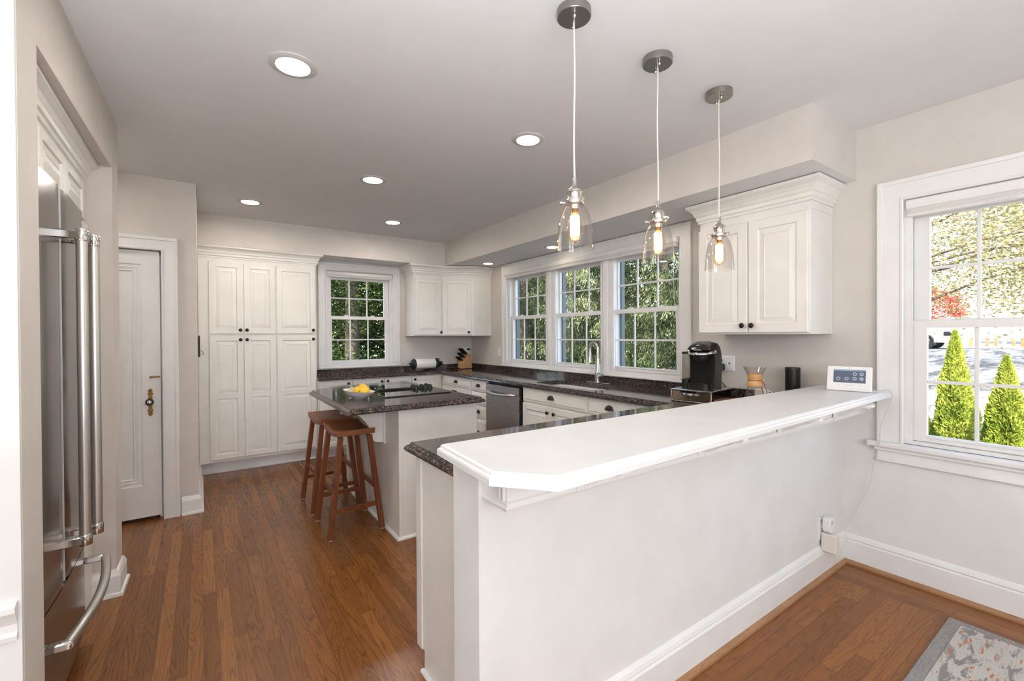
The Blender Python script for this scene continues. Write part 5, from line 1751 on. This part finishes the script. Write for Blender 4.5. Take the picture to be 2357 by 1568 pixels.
b.build('stand_leg', 'white_plastic', al)

b = MB()
CP = [(2.965, 0.872, 1.050), (2.985, 0.845, 1.049), (3.060, 0.825, 1.048), (3.080, 0.818, 1.040), (3.088, 0.822, 0.99), (3.094, 0.845, 0.93), (3.098, 0.866, 0.87), (3.100, 0.878, 0.80), (3.102, 0.880, 0.757), (3.104, 0.888, 0.70), (3.125, 0.912, 0.625), (3.135, 0.925, 0.56), (3.140, 0.936, 0.49), (3.145, 0.965, 0.42), (3.146, 1.000, 0.33), (3.140, 1.030, 0.24), (3.10, 1.035, 0.19), (3.03, 1.02, 0.145), (2.95, 1.01, 0.118), (2.895, 1.008, 0.112), (2.878, 1.010, 0.125), (2.868, 1.012, 0.150)]
sm = []
for i in range(len(CP) - 1):
    p0, p1, p2, p3 = [Vector(CP[max(0, min(len(CP) - 1, i + q))]) for q in (-1, 0, 1, 2)]
    for k in range(4):
        t_ = k / 4
        sm.append(0.5 * ((2 * p1) + (-p0 + p2) * t_ + (2 * p0 - 5 * p1 + 4 * p2 - p3) * t_ ** 2 + (-p0 + 3 * p1 - 3 * p2 + p3) * t_ ** 3))
sm.append(Vector(CP[-1]))
b.tube(sm, 0.0022, 8)
o = b.build('charging_lead', 'cord_white', None, True)
tag(recentre(o, (2.868, 1.012, 0.112)), 'thin cream cord hanging from the alarm panel to its adapter', 'cord')
fpn = F_near(YP)
o = thing('power_adapter', 'boxy cream power adapter low on the half wall', 'plug', (2.868, YP - 0.04, 0.15))
b = MB(fpn); b.box((2.840, 0.148, 0.0085), (2.894, 0.252, 0.082), 0.006)
b.build('adapter_body', 'cream_plastic', o)
o = thing('plug_in_sensor', 'rounded white plug-in device above the cream adapter', 'plug', (2.868, YP - 0.03, 0.26))
b = MB(fpn); 
A = rrect(2.838, 2.898, 0.256, 0.338, 0.018, 5)
RA = [b.v((u, v, 0.020)) for u, v in A]; RB = [b.v((u, v, 0.052)) for u, v in A]; RC = [b.v((2.868 + (u - 2.868) * 0.9, 0.297 + (v - 0.297) * 0.92, 0.056)) for u, v in A]
b.ring_quads(RA, RB); b.ring_quads(RB, RC); b.f(RA[::-1]); b.f(RC); b.box((2.855, 0.27, 0.0085), (2.881, 0.30, 0.021))
b.build('device_body', 'white_plastic', o)
b = MB(fpn); b.box((2.860, 0.306, 0.056), (2.867, 0.316, 0.0566)); b.build('blue_mark', 'mark_blue', o)
b = MB(fpn); b.box((2.856, 0.320, 0.056), (2.874, 0.3225, 0.0566)); b.build('name_line', 'mark_grey', o)

# ------------------------------------------------------------------ rug
rg = thing('area_rug', 'cream rug with grey and orange flecks and a grey border', 'rug', (2.0, -0.6, 0))
b = MB(); b.box((1.30, -2.2, 0.0005), (2.918, 0.560, 0.010), 0.003)
b.build('border', 'rug_edge', rg)
b = MB(); b.box((1.36, -2.14, 0.010), (2.868, 0.512, 0.0125), 0.001)
b.build('pile', 'rug_pile', rg)

# ------------------------------------------------------------------ outdoors
def gz(x, y):
    return -0.85 + max(0, min(1, (x - 4.0) / 20.0)) * 1.55 + max(0, (x - 24)) * 0.004
b = MB()
xs = [3.34, 4, 6, 8, 10, 13, 16, 20, 24, 30, 40, 60]
ys = [-40, -10, 0, 3, 6, 9, 12, 16, 22, 40, 60]
G = [[b.v((x, y, gz(x, y))) for y in ys] for x in xs]
for i in range(len(xs) - 1):
    for j in range(len(ys) - 1):
        b.f([G[i][j], G[i + 1][j], G[i + 1][j + 1], G[i][j + 1]])
H = [[b.v((x, y, -0.85)) for y in (YB + 0.17, 9, 14, 30, 60)] for x in (-12, -2, 3.34)]
for i in range(2):
    for j in range(4):
        b.f([H[i][j], H[i + 1][j], H[i + 1][j + 1], H[i][j + 1]])
o = b.build('ground', 'yard_ground', None, True)
struct(o, 'pale gravel yard rising to the street', 'ground')

def leaf_mesh(name, C, A, B, mat, parent=None, origin=(0, 0, 0)):
    """C centres, A half-length vectors, B half-width vectors: one diamond leaf each"""
    n = len(C)
    V = np.empty((n, 4, 3), np.float32)
    V[:, 0] = C - A; V[:, 1] = C + B; V[:, 2] = C + A; V[:, 3] = C - B
    V -= np.array(origin, np.float32)
    me = bpy.data.meshes.new(name)
    me.vertices.add(4 * n); me.loops.add(4 * n); me.polygons.add(n)
    me.vertices.foreach_set('co', V.reshape(-1))
    me.loops.foreach_set('vertex_index', np.arange(4 * n, dtype=np.int32))
    me.polygons.foreach_set('loop_start', np.arange(0, 4 * n, 4, dtype=np.int32))
    me.update(calc_edges=True)
    me.materials.append(MAT[mat])
    o = bpy.data.objects.new(name, me)
    COL.objects.link(o)
    if parent is not None:
        o.parent = parent
    return o
def unit(n):
    v = rng.normal(size=(n, 3))
    return v / np.linalg.norm(v, axis=1, keepdims=True)
def perp(a):
    r = unit(len(a))
    p_ = np.cross(a, r)
    return p_ / (np.linalg.norm(p_, axis=1, keepdims=True) + 1e-9)

def trunk(root, base, h, r0, r1, bend=0.1, name='trunk'):
    b = MB()
    pts = []
    for i in range(8):
        q = i / 7
        pts.append((base[0] + bend * math.sin(q * 3.0), base[1] + bend * 0.6 * math.cos(q * 2.3) - bend * 0.6, base[2] + h * q))
    b.tube(pts, [r0 + (r1 - r0) * i / 7 for i in range(8)], 12)
    return b.build(name, 'bark', root, True)

def spruce(label, x, y, h, rad, z0, dens=1.0):
    root = thing('spruce_tree', label, 'tree', (x, y, z0), 0, 'weeping spruces outside the sink windows')
    trunk(root, (x, y, z0), h, 0.20, 0.02, 0.03)
    Cs, As, Bs = [], [], []
    z = 0.25
    while z < h - 0.3:
        L = rad * (1 - z / h) ** 0.75
        nb = 8
        for k in range(nb):
            if rng.random() < 0.12:
                continue
            a = rng.uniform(0, 2 * PI)
            d = np.array([math.cos(a), math.sin(a), 0])
            l = L * rng.uniform(0.75, 1.1)
            m = int(22 * dens * l / rad) + 4
            t_ = np.sort(rng.uniform(0.18, 1.0, m))
            zz = z + 0.10 * np.sin(t_ * 2.0) - 0.55 * l * t_ ** 1.6 * rng.uniform(0.5, 1.0) + 0.25 * l * t_ ** 4
            P = np.outer(t_ * l, d) + np.array([x, y, z0])
            P[:, 2] += zz
            P += rng.normal(scale=0.03, size=P.shape)
            nseg = 15 if z < 4.6 else 4
            thick = 1.0 if z < 4.6 else 2.2
            for sseg in range(nseg):
                ln = rng.uniform(0.10, 0.36, m) * (0.5 + 0.5 * t_)
                f = (sseg + 0.5) / nseg
                dirn = np.tile(d * 0.30, (m, 1)) + rng.normal(scale=0.22, size=(m, 3))
                dirn[:, 2] -= 1.05
                dirn /= np.linalg.norm(dirn, axis=1, keepdims=True)
                side = rng.normal(scale=0.030, size=(m, 3))
                c = P + dirn * (ln * f)[:, None] + side
                tilt = dirn + rng.normal(scale=0.42, size=(m, 3))
                tilt /= np.linalg.norm(tilt, axis=1, keepdims=True)
                Cs.append(c); As.append(tilt * rng.uniform(0.026, 0.055, m)[:, None] * thick); Bs.append(perp(tilt) * rng.uniform(0.0045, 0.0085, m)[:, None] * thick)
        z += 0.14
    leaf_mesh('needles', np.vstack(Cs), np.vstack(As), np.vstack(Bs), 'spruce_needles', root, (x, y, z0))
    return root
spruce('weeping spruce seen through the window by the corner cupboard', 7.0, 9.6, 8.0, 2.3, gz(7.0, 9))
spruce('weeping spruce seen through the middle sink window', 7.3, 6.9, 8.0, 1.9, gz(7.3, 7))
spruce('weeping spruce seen through the window by the coffee maker', 7.6, 4.9, 7.5, 1.7, gz(7.6, 5))
spruce('tall dark spruce standing behind the others', 10.5, 11.5, 9.5, 3.0, gz(10.5, 11), 0.7)
spruce('dark spruce filling the gap behind the middle window', 10.5, 7.8, 9.0, 2.6, gz(10.5, 8), 0.7)

def leafy(name, label, cat, x, y, z0, h, crown_c, crown_r, n, mat, size, tr=0.10, group=None, limbs=6):
    root = thing(name, label, cat, (x, y, z0), 0, group)
    if tr > 0:
        trunk(root, (x, y, z0), h, tr, tr * 0.4, 0.12)
        b = MB()
        for k in range(limbs):
            a = rng.uniform(0, 2 * PI)
            z1 = z0 + h * rng.uniform(0.35, 0.85)
            e = Vector((crown_c[0] + crown_r[0] * 0.8 * math.cos(a), crown_c[1] + crown_r[1] * 0.8 * math.sin(a), z1 + crown_r[2] * rng.uniform(0.1, 0.6)))
            s0 = Vector((x, y, z1))
            mid = (s0 + e) / 2 + Vector((0, 0, 0.2))
            b.tube([s0, mid, e], [tr * 0.24, tr * 0.13, tr * 0.04], 7)
        b.build('branches', 'bark', root, True)
    d = unit(n) * (rng.uniform(0, 1, n) ** 0.45)[:, None]
    clump = rng.normal(scale=1.0, size=(max(6, n // 160), 3))
    clump = clump / np.linalg.norm(clump, axis=1, keepdims=True) * rng.uniform(0.3, 1, (len(clump), 1)) ** 0.4
    pick = rng.integers(0, len(clump), n)
    d = np.where((rng.random(n) < 0.75)[:, None], clump[pick] + rng.normal(scale=0.14, size=(n, 3)), d)
    C = d * np.array(crown_r) + np.array(crown_c)
    C[:, 2] = np.maximum(C[:, 2], z0 + 0.02)
    A = unit(n)
    A[:, 2] *= 0.6
    sz = rng.uniform(0.6, 1.2, n) * size
    leaf_mesh('leaves', C, A * sz[:, None], perp(A) * (sz * 0.45)[:, None], mat, root, (x, y, z0))
    return root
# outside the end-wall window
leafy('leafy_shrub', 'low leafy shrub below the end-wall window', 'shrub', 1.9, 8.2, -0.85, 1.6, (2.0, 8.2, 0.2), (1.7, 0.7, 0.95), 14000, 'hedge_leaves', 0.032, 0.03)
rt_ = thing('leafy_tree', 'leafy tree with a thick grey trunk outside the end-wall window', 'tree', (2.42, 9.1, -0.85))
trunk(rt_, (2.42, 9.1, -0.85), 5.5, 0.17, 0.10, 0.05)
n_ = 52000
dd_ = unit(n_) * (rng.uniform(0, 1, n_) ** 0.4)[:, None]
Cc = dd_ * np.array([3.4, 1.7, 1.9]) + np.array([2.9, 9.2, 3.2])
A_n = unit(n_); A_n[:, 2] *= 0.6
sz_ = rng.uniform(0.022, 0.048, n_)
leaf_mesh('leaves', Cc, A_n * sz_[:, None], perp(A_n) * (sz_ * 0.45)[:, None], 'hedge_leaves', rt_, (2.42, 9.1, -0.85))
leafy('leafy_shrub', 'tall hedge standing behind the grey-trunked tree', 'shrub', 3.4, 11.5, -0.85, 3.5, (3.4, 11.5, 1.2), (4.8, 1.6, 2.6), 60000, 'hedge_leaves', 0.085, 0.06)
leafy('conifer_hedge', 'dark conifer hedge closing the view behind the spruces', 'hedge', 14.0, 16.0, gz(14, 16), 4.0, (14.0, 16.0, 2.2), (1.6, 8.5, 3.0), 40000, 'spruce_needles', 0.12, 0.08)
# low shrubs below the sink windows
leafy('leafy_shrub', 'sunlit low shrub outside the window by the coffee maker', 'shrub', 5.7, 4.55, gz(5.7, 5), 1.2, (5.7, 4.55, 0.1), (0.6, 0.6, 0.8), 6000, 'hedge_leaves', 0.035, 0.03)
# dining window: arborvitae, street trees
def arbor(label, x, y, h, r):
    z0 = gz(x, y)
    root = thing('arborvitae', label, 'shrub', (x, y, z0), 0, 'arborvitae outside the dining window')
    trunk(root, (x, y, z0), h * 0.8, 0.05, 0.02, 0.02)
    n = 26000
    t_ = rng.uniform(0, 1, n) ** 0.8
    a = rng.uniform(0, 2 * PI, n)
    lob = 1 + 0.16 * np.sin(a * 5 + t_ * 14) + 0.10 * np.sin(a * 3 - t_ * 23)
    rr = r * (1 - t_) ** 0.80 * (0.45 + 0.55 * rng.uniform(0, 1, n) ** 0.35) * lob
    C = np.stack([x + rr * np.cos(a), y + rr * np.sin(a), z0 + 0.05 + t_ * h], 1)
    d = np.stack([np.cos(a) * 0.7, np.sin(a) * 0.7, np.ones(n)], 1) + rng.normal(scale=0.35, size=(n, 3))
    d /= np.linalg.norm(d, axis=1, keepdims=True)
    sz = rng.uniform(0.012, 0.027, n)
    leaf_mesh('sprays', C, d * sz[:, None], perp(d) * (sz * 0.38)[:, None], 'arborvitae_sprays', root, (x, y, z0))
arbor('yellow-green arborvitae behind the muntin of the dining window', 6.40, 1.185, 2.00, 0.30)
arbor('wider arborvitae at the frame edge of the dining window', 5.95, 0.765, 1.80, 0.31)
arbor('shorter arborvitae peeking at the sash corner of the dining window', 6.85, 1.62, 1.25, 0.40)
leafy('street_tree', 'yellow-leaved tree above the car outside the dining window', 'tree', 14.0, 4.2, gz(14, 4), 4.2, (14.0, 2.4, 4.4), (3.4, 3.4, 2.7), 44000, 'autumn_leaves', 0.048, 0.16, 'autumn street trees', 12)
leafy('street_tree', 'yellow-leaved tree beyond the wooden railing', 'tree', 20.0, -0.5, gz(20, -0.5), 5.0, (20.0, -0.5, 5.5), (4.2, 4.0, 3.6), 30000, 'autumn_leaves', 0.075, 0.18, 'autumn street trees', 12)
leafy('street_tree', 'small red-leaved tree behind the parked car', 'tree', 29.5, 6.3, gz(29.5, 6), 1.4, (29.5, 6.3, 2.6), (1.3, 1.3, 1.0), 3000, 'red_leaves', 0.10, 0.06)

# white car across the street
cz = gz(25.5, 5.6)
CAR_Y = 1.05
car = thing('parked_car', 'white car parked across the street', 'car', (25.5, 7.25, cz), 0)
b = MB(T(0, CAR_Y, 0))
prof = [(7.9, 0.30), (8.0, 0.62), (7.75, 0.86), (7.2, 0.95), (6.5, 1.40), (5.2, 1.42), (4.55, 0.98), (3.65, 0.86), (3.55, 0.55), (3.62, 0.28)]
rings = []
for x, k in ((24.62, 0.90), (24.70, 1.0), (26.30, 1.0), (26.38, 0.90)):
    rings.append([b.v((x, 5.8 + (y - 5.8) * (0.98 if k < 1 else 1), cz + 0.28 + (z - 0.28) * (k if z > 0.9 else 1))) for y, z in prof])
for A, B in zip(rings, rings[1:]):
    b.ring_quads(A, B)
b.f(rings[0][::-1]); b.f(rings[-1])
b.build('body', 'car_paint', car, True)
for yy in (4.45, 7.05):
    for xx, s_ in ((24.66, -1), (26.2, 1)):
        b = MB(T(xx, yy + CAR_Y, cz + 0.32) @ R(PI / 2, 'Y')); b.lathe([(0.20, -0.10), (0.31, -0.10), (0.33, -0.06), (0.33, 0.08), (0.20, 0.10)], 24, cap=False)
        wh = b.build('wheel', 'car_dark', car, True)
        b = MB(T(xx, yy + CAR_Y, cz + 0.32) @ R(PI / 2, 'Y')); b.lathe([(0, -0.09), (0.07, -0.10), (0.21, -0.085), (0.21, 0.05)], 18, cap=False)
        b.build('hubcap', 'polished_steel', wh, True)
b = MB(T(0, CAR_Y, 0)); b.box((24.60, 4.85, cz + 0.98), (24.66, 6.35, cz + 1.30), 0.02)
b.build('side_window', 'car_dark', car)
b = MB(T(0, CAR_Y, 0)); b.box((24.58, 3.60, cz + 0.55), (24.66, 3.85, cz + 0.72), 0.02); b.box((24.9, 3.53, cz + 0.42), (26.1, 3.60, cz + 0.62), 0.02)
b.build('headlight', 'car_dark', car)
# wooden porch with railing, and the house behind it
fx = 27.0
pr_ = thing('porch_railing', 'orange wooden porch railing across the street', 'railing', (fx, 1.65, gz(fx, 0)))
z0 = gz(fx, 0)
b = MB(); b.box((fx, -1.75, z0 + 0.42), (fx + 0.14, 4.6, z0 + 0.54)); b.box((fx, -1.75, z0 + 0.02), (fx + 0.14, 4.6, z0 + 0.08))
b.build('rail', 'deck_pale', pr_)
for i in range(26):
    y = -1.65 + i * 0.245
    b = MB(); b.box((fx + 0.02, y, z0 + 0.07), (fx + 0.10, y + 0.10, z0 + 0.43))
    b.build('baluster', 'deck_wood' if i % 3 else 'deck_pale', pr_)
hs = thing('neighbour_house', 'pale house beyond the wooden railing', 'house', (36, -2, gz(36, -2)))
z0 = gz(36, -2)
b = MB(); b.box((33, -9, z0), (40, 2.8, z0 + 5.5))
b.build('walls', 'house_siding', hs)
b = MB(); b.extrude_poly([(32.6, -9.3, z0 + 5.5), (40.4, -9.3, z0 + 5.5), (36.5, -9.3, z0 + 8.2)], (0, 12.4, 0))
b.build('roof', 'roof_shingle', hs)
for y in (-3.0, -0.2):
    b = MB(); b.box((32.95, y, z0 + 1.2), (33.0, y + 1.0, z0 + 2.6))
    b.build('window', 'car_dark', hs)
